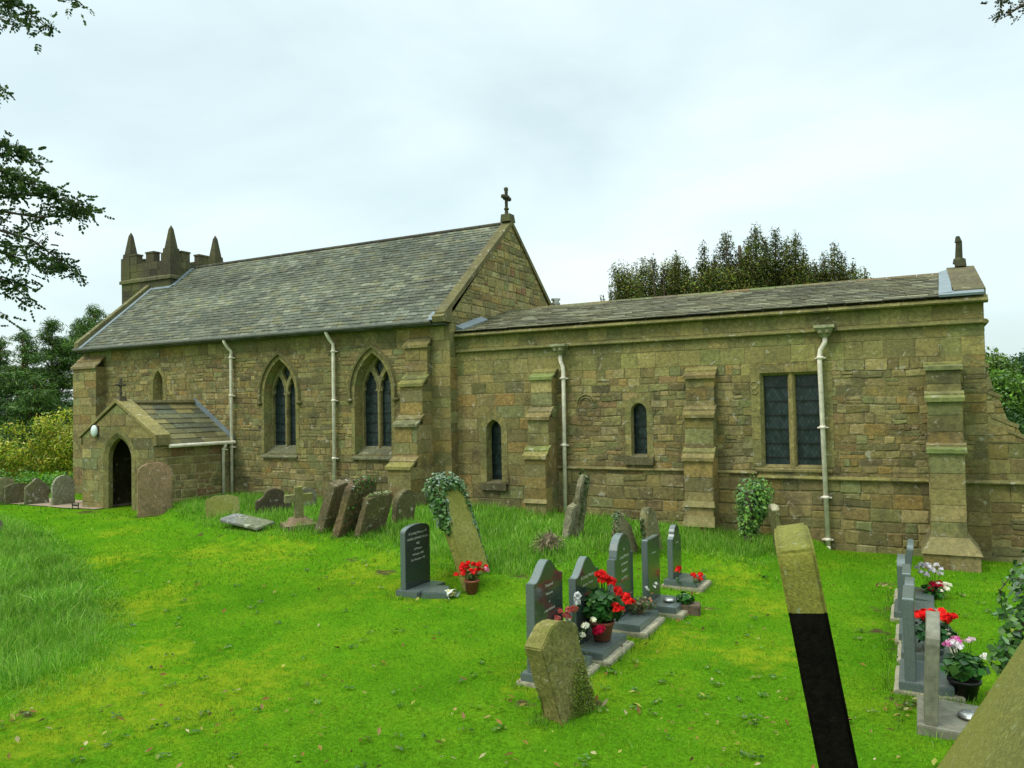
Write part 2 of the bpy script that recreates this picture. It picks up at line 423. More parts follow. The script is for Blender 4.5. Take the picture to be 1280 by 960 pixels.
PAL = [(0.235,0.200,0.098),(0.200,0.180,0.090),(0.260,0.212,0.100),(0.205,0.150,0.085),(0.155,0.140,0.078),(0.190,0.195,0.105),(0.285,0.240,0.130),(0.245,0.180,0.078)]
PALR = PAL+[(0.22,0.19,0.095),(0.185,0.17,0.085),(0.20,0.15,0.08),(0.14,0.12,0.075),(0.26,0.21,0.12),(0.27,0.235,0.14)]
PALD = [(0.215,0.195,0.090),(0.200,0.185,0.092),(0.230,0.200,0.095),(0.185,0.180,0.085)]
PALT = [(0.060,0.050,0.030),(0.078,0.065,0.038),(0.048,0.040,0.026),(0.095,0.080,0.046)]
MORT = (0.235,0.205,0.12)
STY = {
 'rubble': dict(h=(0.10,0.20), l=(0.11,0.42), g=0.008, d=(0.002,0.018), pal=PALR, jit=0.024, split=0.2, warp=0.04),
 'block': dict(h=(0.22,0.30), l=(0.32,0.75), g=0.007, d=(0.006,0.014), pal=PAL, jit=0.005, split=0.0),
 'lower': dict(h=(0.15,0.28), l=(0.18,0.55), g=0.010, d=(0.008,0.026), pal=PALR, jit=0.024, split=0.15, warp=0.035),
 'ashlar': dict(h=(0.25,0.32), l=(0.30,0.5), g=0.005, d=(0.004,0.009), pal=PALD, jit=0.003, split=0.0),
 'porch': dict(h=(0.12,0.26), l=(0.14,0.55), g=0.015, d=(0.008,0.022), pal=[tuple(v*1.25 for v in c) for c in PALR]+[(0.36,0.28,0.18),(0.22,0.12,0.08)], jit=0.022, split=0.25, warp=0.03),
 'tower': dict(h=(0.18,0.26), l=(0.25,0.55), g=0.006, d=(0.005,0.012), pal=PALT, jit=0.004, split=0.0),
}
def panel(mb, fr, outline, style, holes=(), seed=0, core=True, mortar=MORT, rowlock=None):
    st = STY[style]; rr = random.Random(seed)
    if style == 'rubble': mortar = (0.19,0.165,0.10)
    if core:
        for q in sub_all(outline, holes): mb.add([fr(u, v) for u, v in q], [tuple(range(len(q)))], mortar)
    us = [p[0] for p in outline]; vs = [p[1] for p in outline]
    v = min(vs)-(0.06 if st.get('warp') else 0); vmax = max(vs)+(0.06 if st.get('warp') else 0)
    while v < vmax-0.02:
        h = rr.uniform(*st['h'])
        if vmax-v-h < st['h'][0]*0.6: h = vmax-v
        u = min(us)-rr.uniform(0, 0.1)
        rowt = rr.uniform(0.9, 1.1)
        while u < max(us):
            l = rr.uniform(*st['l']); 
            if max(us)-u-l < 0.12: l = max(us)-u+0.02
            cells = [(u, u+l, v, v+h)]
            if rr.random() < st['split'] and h > 0.13:
                m_ = v+h*rr.uniform(0.4, 0.6)
                k = u+l*rr.uniform(0.35, 0.65)
                cells = [(u, u+l, v, m_), (u, k, m_, v+h), (k, u+l, m_, v+h)] if rr.random() < 0.5 else [(u, u+l, v, m_), (u, u+l, m_, v+h)]
            for (a0, a1, b0, b1) in cells:
                g = st['g']; j = st['jit']
                J = lambda: rr.uniform(-j, j)*0.6
                c = rr.choice(st['pal']); k = (rr.uniform(0.78, 1.18) if st.get('warp') else rr.uniform(0.8,1.2))*rowt
                colr = tuple(max(0.01, x*k*rr.uniform(0.95, 1.05)) for x in c)
                p = [(a0+g+J(), b0+g+J()), (a1-g+J(), b0+g+J()), (a1-g+J(), b1-g+J()), (a0+g+J(), b1-g+J())]
                if min(a1-a0, b1-b0) < 2.5*g: continue
                wp = st.get('warp', 0)
                if wp: p = [(x+wp*0.5*mnoise.noise(Vector((x*1.3, y*1.1, seed+5.0))), y+wp*mnoise.noise(Vector((x*0.75, y*0.9, seed*1.7)))+wp*0.35*mnoise.noise(Vector((x*3.1, y*2.0, seed+9.0)))) for x, y in p]
                if area(p) < 1e-4: continue
                d = rr.uniform(*st['d'])
                q = inter_convex(p, outline)
                if len(q) < 3 or area(q) < 2e-4: continue
                ps = sub_all(q, holes)
                whole = (len(ps) == 1 and len(ps[0]) == 4 and abs(area(ps[0])-area(p)) < 1e-6)
                for q in ps:
                    if area(q) < 1.5e-4: continue
                    n = len(q); tl = rr.uniform(-0.003, 0.003)
                    if whole:
                        cu = sum(x[0] for x in q)/4; cv = sum(x[1] for x in q)/4
                        bw = min(0.016, 0.12*min(a1-a0, b1-b0)) if st['d'][1] > 0.013 else 0.004
                        q2 = [(x+(bw if x < cu else -bw), y+(bw if y < cv else -bw)) for x, y in q]
                        vsx = [fr(x, y, -0.001) for x, y in q]+[fr(x, y, d*0.55) for x, y in q]+[fr(x, y, d+tl*(1 if y > cv else -1)) for x, y in q2]
                        fs = [(i, (i+1)%4, (i+1)%4+4, i+4) for i in range(4)]+[(i+4, (i+1)%4+4, (i+1)%4+8, i+8) for i in range(4)]+[(8,9,10,11)]
                        mb.add(vsx, fs, colr)
                    else:
                        vsx = [fr(x, y, -0.001) for x, y in q]+[fr(x, y, d*0.9) for x, y in q]
                        mb.add(vsx, [(i, (i+1)%n, (i+1)%n+n, i+n) for i in range(n)]+[tuple(range(n, 2*n))], colr)
            u += l
        v += h
def prism2(mb, fr, poly, d0, d1, col):
    n = len(poly)
    mb.add([fr(u, v, d0) for u, v in poly]+[fr(u, v, d1) for u, v in poly],
           [tuple(range(n))[::-1], tuple(range(n, 2*n))]+[(i, (i+1)%n, (i+1)%n+n, i+n) for i in range(n)], col)
def plate(mb, fr, outline, holes, d1, th, col):
    for q in sub_all(outline, holes): mb.add([fr(u, v, d1) for u, v in q], [tuple(range(len(q)))], col)
    for hi, h in enumerate(holes):
        n = len(h)
        for i in range(n):
            a, b = h[i], h[(i+1)%n]; m = ((a[0]+b[0])/2, (a[1]+b[1])/2)
            inside = False
            for hj, g in enumerate(holes):
                if hj == hi: continue
                if all((g[(k+1)%len(g)][0]-g[k][0])*(m[1]-g[k][1])-(g[(k+1)%len(g)][1]-g[k][1])*(m[0]-g[k][0]) > 1e-6 for k in range(len(g))): inside = True
            if not inside: mb.add([fr(a[0], a[1], d1), fr(b[0], b[1], d1), fr(b[0], b[1], d1-th), fr(a[0], a[1], d1-th)], [(0,1,2,3)], col)
def ring_blocks(mb, fr, inner, outer, d0, d1, pal, rr, per=1, gap=0.06):
    n = len(inner)-1; i = 0
    mb2 = []
    while i < n:
        j = min(n, i+per); c = rr.choice(pal); k = rr.uniform(0.85, 1.15); colr = tuple(x*k for x in c)
        for s in range(i, j):
            a, b, c2, d2 = inner[s], outer[s], outer[s+1], inner[s+1]
            g0 = gap*0.5 if s == i else 0; g1 = gap*0.5 if s == j-1 else 0
            def L(p, q, t): return (p[0]+(q[0]-p[0])*t, p[1]+(q[1]-p[1])*t)
            q = [L(a, d2, g0), L(b, c2, g0), L(b, c2, 1-g1), L(a, d2, 1-g1)]
            if area(q) < 0: q = q[::-1]
            prism2(mb, fr, q, d0, d1, colr)
        i = j
def ico(mb, c, r, col, sc=(1,1,1), seed=0, amp=0.15, sub=2):
    bm = bmesh.new(); bmesh.ops.create_icosphere(bm, subdivisions=sub, radius=1)
    vs = []
    for v in bm.verts:
        k = 1+amp*mnoise.noise(v.co*1.7+Vector((seed*3.1, seed, 0)))
        vs.append(Vector(c)+Vector((v.co.x*sc[0], v.co.y*sc[1], v.co.z*sc[2]))*r*k)
    mb.add(vs, [[w.index for w in f.verts] for f in bm.faces], col); bm.free()
# ------------------------------------------------------------------ the church
CH = empty('church', (-9, 15, 0)); INV = Matrix.Translation((9, -15, 0))
tag(CH, 'old sandstone church with slate roof, small battlemented tower, south porch and long low chancel', 'church')
def cpart(o, label=None):
    o.parent = CH; o.matrix_parent_inverse = INV
    if label: o['label'] = label
    return o
NY, CY = 14.75, 15.0
fn = Fr((0, NY, 0), (1,0,0)); fc = Fr((0, CY, 0), (1,0,0))
NX0, NX1, NRY, NRZ, NEZ = -22.35, -9.3, 17.85, 7.5, 4.72
CX1 = 1.0
rr0 = random.Random(5)

# --- window openings (nave plane)
W1 = dict(cx=-14.42, hw=0.54, sill=1.62, spring=3.10, apex=4.02, nj=4, na=7)
W2 = dict(cx=-11.46, hw=0.54, sill=1.62, spring=3.12, apex=4.04, nj=4, na=7)
def grow(w, e): return dict(w, hw=w['hw']+e, apex=w['apex']+e*1.25, sill=w['sill'])
L0 = dict(cx=-19.02, hw=0.20, sill=2.6, spring=3.55, apex=3.90, nj=3, na=5)
L1 = dict(cx=-8.33, hw=0.19, sill=1.04, spring=2.18, apex=2.42, nj=4, na=5)
L2 = dict(cx=-4.99, hw=0.165, sill=1.66, spring=2.55, apex=2.73, nj=4, na=5)
SQ = rect(-2.62, -1.52, 1.50, 3.24)

def window(name, fr, w, wd, depth, narrow, two, hood, label=None):
    inner = arch_path(**w); ow = dict(w, hw=w['hw']+wd, apex=w['apex']+wd*1.2); outer = arch_path(**ow)
    inn2 = arch_path(**dict(w, hw=w['hw']-narrow, apex=w['apex']-narrow*1.2, sill=w['sill']+(0.16 if two else 0.0)))
    mb = MB(); n = len(inner)
    for i in range(n-1):      # backing + reveal
        mb.add([fr(*inner[i], 0.004), fr(*outer[i], 0.004), fr(*outer[i+1], 0.004), fr(*inner[i+1], 0.004)], [(0,1,2,3)], (0.25,0.225,0.13))
        c = tuple(x*rr0.uniform(0.9,1.1) for x in (0.235,0.215,0.11))
        m1 = [((inner[k][0]*0.55+inn2[k][0]*0.45), (inner[k][1]*0.55+inn2[k][1]*0.45)) for k in (i, i+1)]
        mb.add([fr(*inner[i], 0.02), fr(*inner[i+1], 0.02), fr(*m1[1], -depth*0.45), fr(*m1[0], -depth*0.45)], [(0,1,2,3)], c)
        m2 = [((m1[k][0]*0.85+inn2[i+k][0]*0.15), (m1[k][1]*0.85+inn2[i+k][1]*0.15)) for k in (0,1)]
        mb.add([fr(*m1[0], -depth*0.45), fr(*m1[1], -depth*0.45), fr(*m2[1], -depth*0.47), fr(*m2[0], -depth*0.47)], [(0,1,2,3)], c)
        mb.add([fr(*m2[0], -depth*0.47), fr(*m2[1], -depth*0.47), fr(*inn2[i+1], -depth), fr(*inn2[i], -depth)], [(0,1,2,3)], c)
    ring_blocks(mb, fr, inner, outer, -0.001, 0.018, PALD, rr0, per=1, gap=0.03)
    o = cpart(mb.build(name, M['dress']), label)
    x0, x1 = w['cx']-w['hw']+narrow, w['cx']+w['hw']-narrow; sill = inn2[0][1]
    zt = w['apex']-narrow*1.2
    # sill
    sb = MB(); a, b = w['cx']-w['hw']-0.06, w['cx']+w['hw']+0.06
    if two:
        for k in range(2):
            u0 = a+(b-a)*k/2+0.004*k; u1 = a+(b-a)*(k+1)/2-0.004
            vs = [fr(u0,1.50,0.075), fr(u1,1.50,0.075), fr(u1,1.535,0.08), fr(u0,1.535,0.08), fr(u0,sill+0.03,-depth-0.02), fr(u1,sill+0.03,-depth-0.02), fr(u0,1.50,-depth), fr(u1,1.50,-depth)]
            sb.add(vs, [(0,1,2,3),(3,2,5,4),(0,6,7,1),(0,3,4,6),(1,7,5,2)], (0.13,0.135,0.10)); sb.cut()
        pieces(sb, 'sill', M['dress'], o)
    else:
        e = 0.14
        prism2(sb, fr, rect(w['cx']-w['hw']-e, w['cx']+w['hw']+e, w['sill']-0.17, w['sill']-0.02), -depth*0.3, 0.10, (0.11,0.10,0.065))
        vs = [fr(w['cx']-w['hw']-0.02,w['sill']-0.018,0.09), fr(w['cx']+w['hw']+0.02,w['sill']-0.018,0.09), fr(w['cx']+w['hw']-0.02,w['sill']+0.04,-depth), fr(w['cx']-w['hw']+0.02,w['sill']+0.04,-depth)]
        sb.add(vs, [(0,1,2,3)], (0.13,0.12,0.08))
        sb.build('sill', M['dress'], o)
    gl = MB(); gd = -depth-0.07
    gl.add([fr(u, v, gd) for u, v in arch_poly(**dict(w, hw=w['hw']-narrow+0.03, apex=zt+0.03))], [tuple(range(len(arch_poly(**w))))], (1,1,1)) if False else None
    gp = arch_poly(**dict(w, hw=w['hw']-narrow+0.03, apex=zt+0.03)); gl.add([fr(u, v, gd) for u, v in gp], [tuple(range(len(gp)))], (1,1,1))
    gl.build('glass', M['glass'], o)
    bars = MB(); k = sill+0.12
    while k < zt-0.25:
        prism2(bars, fr, rect(x0, x1, k, k+0.014), gd+0.004, gd+0.022, (0.04,0.04,0.04)); bars.cut(); k += 0.235
    pieces(bars, 'saddle_bar', M['iron'], o)
    if two:
        tb = MB(); out = arch_poly(**dict(w, hw=w['hw']-narrow+0.01, apex=zt+0.01, sill=sill-0.02))
        cx, mw, fw = w['cx'], 0.045, 0.03; lw = (x1-x0)/2-mw-fw; holes = []
        sp = w['spring']+0.02
        for s in (-1, 1):
            c = cx+s*(mw+lw/2)
            holes.append(rect(c-lw/2, c+lw/2, sill, sp))
            holes.append([(c+lw*0.47*math.cos(t), sp+lw*0.30+lw*0.44*math.sin(t)) for t in [2*math.pi*i/12 for i in range(12)]])
            holes.append(arch_poly(cx=c, hw=lw*0.30, sill=sp+lw*0.45, spring=sp+lw*0.6, apex=sp+lw*1.15, nj=1, na=3))
        zq = sp+lw*1.02
        holes.append([(cx, zq-0.13), (cx+0.10, zq+0.06), (cx+0.145, zq+0.14), (cx+0.10, zq+0.24), (cx, zt-0.07), (cx-0.10, zq+0.24), (cx-0.145, zq+0.14), (cx-0.10, zq+0.06)])
        plate(tb, fr, out, holes, -depth+0.02, 0.085, (0.24,0.22,0.12))
        # moulded arches over the two lights
        for s in (-1, 1):
            c = cx+s*(mw+lw/2); p = arch_path(cx=c, hw=lw/2+0.012, sill=sp-0.01, spring=sp, apex=sp+lw*1.22, nj=1, na=6)
            tb.tube([fr(u, v, -depth+0.025) for u, v in p], 0.017, 6, (0.27,0.25,0.15))
        tb.tube([fr(cx, sill, -depth+0.02), fr(cx, sp+0.02, -depth+0.02)], 0.036, 8, (0.25,0.215,0.12))
        tb.build('tracery', M['dress'], o)
    if hood:
        hb = MB(); hp = arch_path(**dict(ow, hw=ow['hw']+0.0, sill=w['spring']-0.16, nj=1, na=12)); ho = arch_path(**dict(ow, hw=ow['hw']+0.075, apex=ow['apex']+0.095, sill=w['spring']-0.16, nj=1, na=12))
        for i in range(len(hp)-1):
            a, b, c2, d2 = hp[i], ho[i], ho[i+1], hp[i+1]
            vs = [fr(*a,0.0), fr(*b,0.0), fr(*c2,0.0), fr(*d2,0.0), fr(*a,0.07), fr(b[0]*0.6+a[0]*0.4,b[1]*0.6+a[1]*0.4,0.085), fr(c2[0]*0.6+d2[0]*0.4,c2[1]*0.6+d2[1]*0.4,0.085), fr(*d2,0.07)]
            hb.add(vs, [(0,4,7,3),(4,5,6,7),(5,1,2,6),(0,1,5,4),(3,7,6,2)], (0.17,0.155,0.085))
        for s in (-1, 1):
            u = w['cx']+s*(ow['hw']+0.03); v = w['spring']-0.2
            ico(hb, fr(u, v, 0.05), 0.06, (0.14,0.125,0.07), (1.3,0.9,0.9), 3)
            ico(hb, fr(u+s*0.05, v+0.0, 0.04), 0.045, (0.14,0.125,0.07), (1.1,0.9,0.8), 5)
        hb.build('hood_mould', M['dress'], o)
    return o
w1 = window('window', fn, W1, 0.10, 0.26, 0.04, True, True, 'pointed two-light window left of the nave drainpipe')
w2 = window('window', fn, W2, 0.10, 0.26, 0.04, True, True, 'pointed two-light window beside the stepped nave buttress')
window('window', fn, L0, 0.13, 0.35, 0.10, False, False, 'narrow dark lancet above the porch roof')
window('window', fc, L1, 0.15, 0.18, 0.03, False, False, 'narrow round-headed chancel window nearest the nave')
window('window', fc, L2, 0.13, 0.12, 0.02, False, False, 'short narrow chancel window between two buttresses')
# square two-light window
mb = MB(); f = fc; a0, a1, b0, b1 = -2.62, -1.52, 1.50, 3.24
out = rect(a0-0.16, a1+0.16, b0-0.02, b1+0.16); core_in = rect(a0, a1, b0, b1)
for q in sub_convex(out, core_in): mb.add([f(u,v,0.004) for u, v in q], [tuple(range(len(q)))], (0.25,0.225,0.13))
for (c0, c1) in ((a0-0.16, a0), (a1, a1+0.16)):
    v = b0
    for h in (0.5, 0.42, 0.45, 0.37):
        c = rr0.choice(PALD); k = rr0.uniform(0.9,1.15); prism2(mb, f, rect(c0, c1, v+0.004, v+h-0.004), 0, 0.016, tuple(x*k for x in c)); v += h
u = a0-0.16
for l in (0.6, 0.4, 0.42): prism2(mb, f, rect(u+0.004, u+l-0.004, b1, b1+0.155), 0, 0.016, tuple(x*rr0.uniform(0.9,1.1) for x in PALD[0])); u += l
for (p, q) in (((a0,b0),(a0,b1)), ((a0,b1),(a1,b1)), ((a1,b1),(a1,b0))):
    s = 0.05
    def mv(pt): return (pt[0]+(s if pt[0] == a0 else -s), pt[1]-(s if pt[1] == b1 else 0))
    mb.add([f(*p,0.016), f(*q,0.016), f(*mv(q),-0.07), f(*mv(p),-0.07)], [(0,1,2,3)], (0.225,0.205,0.105))
    mb.add([f(*mv(p),-0.07), f(*mv(q),-0.07), f(*mv(q),-0.2), f(*mv(p),-0.2)], [(0,1,2,3)], (0.225,0.205,0.105))
sqw = cpart(mb.build('window', M['dress']), 'square-headed two-light mullioned chancel window')
tb = MB(); um = (a0+a1)/2; tb.hexa([f(um-0.075,b0,-0.19), f(um+0.075,b0,-0.19), f(um+0.06,b0,-0.06), f(um+0.025,b0,-0.02), f(um-0.025,b0,-0.02), f(um-0.06,b0,-0.06)],
        [f(um-0.075,b1,-0.19), f(um+0.075,b1,-0.19), f(um+0.06,b1,-0.06), f(um+0.025,b1,-0.02), f(um-0.025,b1,-0.02), f(um-0.06,b1,-0.06)], (0.235,0.20,0.10)); tb.build('mullion', M['dress'], sqw)
gl = MB(); gl.add([f(u,v,-0.16) for u, v in rect(a0, a1, b0, b1)], [(0,1,2,3)], (1,1,1)); gl.build('glass', M['glass'], sqw)
bars = MB()
for k in range(6): prism2(bars, f, rect(a0+0.05, a1-0.05, b0+0.16+k*0.262, b0+0.178+k*0.262), -0.155, -0.13, (0.04,)*3); bars.cut()
pieces(bars, 'saddle_bar', M['iron'], sqw)
sb = MB(); vs = [f(a0-0.12,b0-0.09,0.05), f(a1+0.12,b0-0.09,0.05), f(a1+0.12,b0-0.05,0.055), f(a0-0.12,b0-0.05,0.055), f(a1+0.05,b0+0.03,-0.16), f(a0-0.05,b0+0.03,-0.16), f(a0-0.12,b0-0.09,0), f(a1+0.12,b0-0.09,0)]
sb.add(vs, [(0,1,2,3),(3,2,4,5),(0,6,7,1),(0,3,5,6),(1,7,4,2)], (0.24,0.21,0.11)); sb.build('sill', M['dress'], sqw)

def surround_holes(w, wd): return arch_poly(**dict(w, hw=w['hw']+wd, apex=w['apex']+wd*1.2))
nh = [surround_holes(W1,0.10), surround_holes(W2,0.10), surround_holes(L0,0.13)]
chh = [surround_holes(L1,0.15), surround_holes(L2,0.13), rect(a0-0.16, a1+0.16, b0-0.02, b1+0.16)]
# --- nave south wall
mb = MB()
panel(mb, fn, rect(NX0, NX1, -0.4, 4.25), 'rubble', nh, 1)
panel(mb, fn, rect(NX0, NX1, 4.25, NEZ), 'block', nh, 2)
# pier at the east corner in larger blocks, proud of the wall
fp = Fr((0, NY-0.03, 0), (1,0,0)); mb.box(-9.78, NX1+0.03, NY-0.03, NY+0.2, -0.4, 4.55, MORT); panel(mb, fp, rect(-9.78, NX1+0.03, -0.4, 4.55), 'block', (), 9, core=False)
fe = Fr((NX1+0.03, 0, 0), (0,1,0)); panel(mb, fe, rect(NY-0.03, CY, -0.4, 4.55), 'block', (), 10, core=False)
ns = cpart(mb.build('nave_wall', M['wall']))
# east gable, west, north walls
mb = MB(); fe = Fr((NX1, 0, 0), (0,1,0)); g = [(NY,4.0),(2*NRY-NY,4.0),(2*NRY-NY,NEZ),(NRY,NRZ+0.02),(NY,NEZ)]
panel(mb, fe, g, 'porch', (), 3)
yb = 2*NRY-NY
for (p, q) in (((NX0,NY),(NX0,yb)), ((NX0,yb),(NX1,yb))):
    mb.add([(p[0],p[1],-0.4),(q[0],q[1],-0.4),(q[0],q[1],NEZ),(p[0],p[1],NEZ)], [(0,1,2,3)], PAL[0])
mb.add([(NX0,NY,NEZ),(NX0,yb,NEZ),(NX0,NRY,NRZ)], [(0,1,2)], PAL[0])
mb.add([(NX1,NY,-0.4),(NX1,yb,-0.4),(NX1,yb,4.0),(NX1,NY,4.0)], [(0,1,2,3)], PAL[1])
cpart(mb.build('gable_wall', M['wall']))
# --- chancel south wall
mb = MB()
panel(mb, fc, rect(NX1, -6.9, -0.4, 3.42), 'block', chh, 20)
panel(mb, fc, rect(-6.9, CX1, 1.36, 3.42), 'rubble', chh, 21)
panel(mb, fc, rect(-6.9, CX1, -0.5, 1.36), 'lower', chh, 22)
panel(mb, fc, rect(NX1, CX1, 3.42, 4.32), 'ashlar', chh, 23)
cpart(mb.build('chancel_wall', M['wall']))
mb = MB(); fe = Fr((CX1, 0, 0), (0,1,0)); CRY, CRZ = 17.75, 5.19; cyb = 2*CRY-CY
panel(mb, fe, [(CY,-0.5),(cyb,-0.5),(cyb,4.35),(CRY,5.25),(CY,4.35)], 'block', (), 24)
mb.add([(NX1,cyb,-0.5),(CX1,cyb,-0.5),(CX1,cyb,4.35),(NX1,cyb,4.35)], [(0,1,2,3)], PAL[0])
# raking stub of wall carried on eastwards
for (z0, z1, x0, x1) in ((-0.5,1.25,2.15,2.15),(1.25,1.98,1.80,1.62),(1.98,2.22,1.55,1.40),(2.22,2.72,1.32,1.17),(2.72,3.22,1.13,1.02)):
    fs_ = Fr((0, CY+0.02, 0), (1,0,0)); panel(mb, fs_, [(CX1-0.02,z0),(x0,z0),(x1,z1),(CX1-0.02,z1)], 'lower', (), 30+int(z0*10))
    mb.add([(x0,CY+0.02,z0),(x0,CY+0.9,z0),(x1,CY+0.9,z1),(x1,CY+0.02,z1)], [(0,1,2,3)], PAL[1])
    mb.add([(x1,CY+0.02,z1),(x1,CY+0.9,z1),(CX1-0.05,CY+0.9,z1),(CX1-0.05,CY+0.02,z1)], [(0,1,2,3)], PAL[1])
    mb.hexa([(x1-0.35,CY-0.01,z1+0.16),(x1+0.03,CY-0.01,z1-0.03),(x1+0.03,CY+0.93,z1-0.03),(x1-0.35,CY+0.93,z1+0.16)], [(x1-0.35,CY-0.01,z1+0.22),(x1+0.04,CY-0.01,z1+0.03),(x1+0.04,CY+0.93,z1+0.03),(x1-0.35,CY+0.93,z1+0.22)], (0.20,0.175,0.10)) if z0 > 0 else None
cpart(mb.build('east_wall', M['wall']))

# string courses
def strip(mb, fr, u0, u1, v0, v1, d, col, seg=1.1, chamf=0.5):
    u = u0
    while u < u1-0.01:
        e = min(u1, u+seg*rr0.uniform(0.7,1.2)); 
        if u1-e < 0.3: e = u1
        k = rr0.uniform(0.85,1.15); c = tuple(x*k for x in col); vm = v0+(v1-v0)*chamf
        p = lambda uu: [fr(uu,v0,-0.01), fr(uu,v0+0.01,d*0.9), fr(uu,vm,d), fr(uu,v1,0.02), fr(uu,v1,-0.01)]
        mb.hexa(p(u+0.003), p(e-0.003), c); u = e
mb = MB()
strip(mb, fc, NX1+0.03, CX1+0.06, 3.93, 4.01, 0.085, (0.15,0.145,0.065), chamf=0.35)
cpart(mb.build('string_course', M['dress']))
mb = MB()
strip(mb, fc, NX1+0.03, CX1+0.07, 4.28, 4.415, 0.15, (0.165,0.155,0.07), 1.6, 0.25)
mb.cut(); fe = Fr((CX1, 0, 0), (0,1,0)); strip(mb, fe, CY-0.1, cyb, 3.93, 4.01, 0.07, (0.15,0.145,0.065))
pieces(mb, 'cornice', M['dress'], None, cpart)
mb = MB()
strip(mb, fc, -6.80, -3.97, 1.365, 1.435, 0.075, (0.19,0.165,0.085), chamf=0.4)
mb.cut(); strip(mb, fc, -3.43, -2.70, 1.35, 1.42, 0.075, (0.19,0.165,0.085), chamf=0.4)
mb.cut(); strip(mb, fc, -2.70, 0.15, 1.27, 1.345, 0.085, (0.19,0.175,0.075), chamf=0.4)
mb.cut(); strip(mb, fc, 0.64, 2.1, 1.27, 1.345, 0.085, (0.19,0.18,0.09), chamf=0.4)
pieces(mb, 'plinth_course', M['dress'], None, cpart)
# carved fragments
mb = MB()
def torus_arc(mb, fr, u, v, R, r, a0_, a1_, col, n=16): mb.tube([fr(u+R*math.cos(a0_+(a1_-a0_)*i/n), v+R*math.sin(a0_+(a1_-a0_)*i/n), 0.022) for i in range(n+1)], r, 6, col)
torus_arc(mb, fc, -6.12, 2.72, 0.20, 0.018, 0.2, 2.95, (0.25,0.21,0.11)); torus_arc(mb, fc, -6.12, 2.72, 0.145, 0.014, 0.2, 2.95, (0.25,0.21,0.11))
mb.cut(); torus_arc(mb, fc, -2.72, 3.02, 0.065, 0.012, 0, 6.28, (0.27,0.24,0.14)); torus_arc(mb, fc, -2.72, 2.90, 0.05, 0.012, 0, 6.28, (0.27,0.24,0.14))
pieces(mb, 'carved_relief', M['dress'], None, cpart)

# --- buttresses
def buttress(x0, x1, zb, stages, yw, rise, label, topz=None, style='block', foot=None, seed=0):
    mb = MB()
    z = zb
    for i, (zt, yf) in enumerate(stages):
        ff = Fr((0, yf, 0), (1,0,0)); z1 = zt
        panel(mb, ff, rect(x0, x1, z, z1), style, (), seed+i)
        panel(mb, Fr((x1,0,0),(0,1,0)), rect(yf, yw+0.01, z, z1), style, (), seed+10+i)
        panel(mb, Fr((x0,0,0),(0,-1,0)), rect(-yw-0.01, -yf, z, z1), style, (), seed+20+i)
        z = zt
    o = cpart(mb.build('buttress', M['wall']), label)
    wb = MB()
    for i, (zt, yf) in enumerate(stages):
        wb.cut()
        if isinstance(rise, dict): rs = rise[i]
        else: rs = rise
        if rs == 0: continue
        yn = stages[i+1][1] if i+1 < len(stages) else yw
        e = 0.04; y0 = yf-0.06
        if rs < 0:      # flat moulded band
            rs = -rs; c = (0.24,0.21,0.12)
            wb.hexa([(x0-e,y0,zt-0.03),(x1+e,y0,zt-0.03),(x1+e,yn+0.02,zt-0.03),(x0-e,yn+0.02,zt-0.03)], [(x0-e+0.02,yn-0.01,zt+rs),(x1+e-0.02,yn-0.01,zt+rs),(x1+e-0.02,yn+0.02,zt+rs),(x0-e+0.02,yn+0.02,zt+rs)], c)
            continue
        dy, dz = (yn-y0), rs
        for k in range(2):
            t0, t1 = k*0.5, (k+1)*0.5
            c = tuple(x*rr0.uniform(0.85,1.2) for x in (0.20,0.185,0.095))
            ya, yb_ = y0+dy*t0, y0+dy*t1; za, zb_ = zt-0.02+(dz+0.02)*t0, zt-0.02+(dz+0.02)*t1
            lip = 0.035
            wb.hexa([(x0-e,ya,za-0.03),(x1+e,ya,za-0.03),(x1+e,yb_+0.02,zb_-0.03),(x0-e,yb_+0.02,zb_-0.03)],
                    [(x0-e,ya,za+lip),(x1+e,ya,za+lip),(x1+e,yb_+0.02,zb_+0.012),(x0-e,yb_+0.02,zb_+0.012)], c)
    pieces(wb, 'weathering', M['dress'], o)
    return o
buttress(-10.37, -9.77, -0.4, [(1.42,13.84),(2.34,14.11),(3.24,14.34),(4.12,14.56)], NY, 0.22, 'stepped buttress with four sloping offsets at the nave corner', seed=100)
buttress(-22.42, -21.35, -0.4, [(4.1,14.45)], NY, 0.35, 'broad buttress at the west end of the nave', style='block', seed=130)
buttress(-7.26, -6.79, -0.4, [(0.74,14.36),(1.66,14.36),(2.46,14.55),(3.30,14.74)], CY, {0:-0.05,1:0.22,2:0.22,3:0.2}, 'slim chancel buttress beside the left drainpipe', seed=160)
buttress(-3.97, -3.44, -0.4, [(0.42,14.52),(0.78,14.56),(1.66,14.56),(2.47,14.70),(3.22,14.84)], CY, {0:-0.16,1:-0.08,2:0.2,3:0.18,4:0.18}, 'middle chancel buttress with three stone offsets', seed=190)
buttress(0.13, 0.62, -0.5, [(0.50,14.05),(1.88,14.16),(2.70,14.36),(3.22,14.58)], CY, {0:0,1:0.10,2:0.12,3:0.10}, 'tall chancel buttress at the east end', seed=220)
mb = MB(); mb.box(-0.0, 0.78, 13.88, CY, -0.5, 0.27, MORT)
panel(mb, Fr((0,13.88,0),(1,0,0)), rect(0.0,0.78,-0.5,0.27), 'block', (), 301, core=False)
mb.hexa([(-0.03,13.84,0.27),(0.81,13.84,0.27),(0.81,CY,0.27),(-0.03,CY,0.27)], [(0.11,14.03,0.50),(0.65,14.03,0.50),(0.65,CY,0.50),(0.11,CY,0.50)], (0.215,0.185,0.105))
cpart(mb.build('buttress_foot', M['wall']))

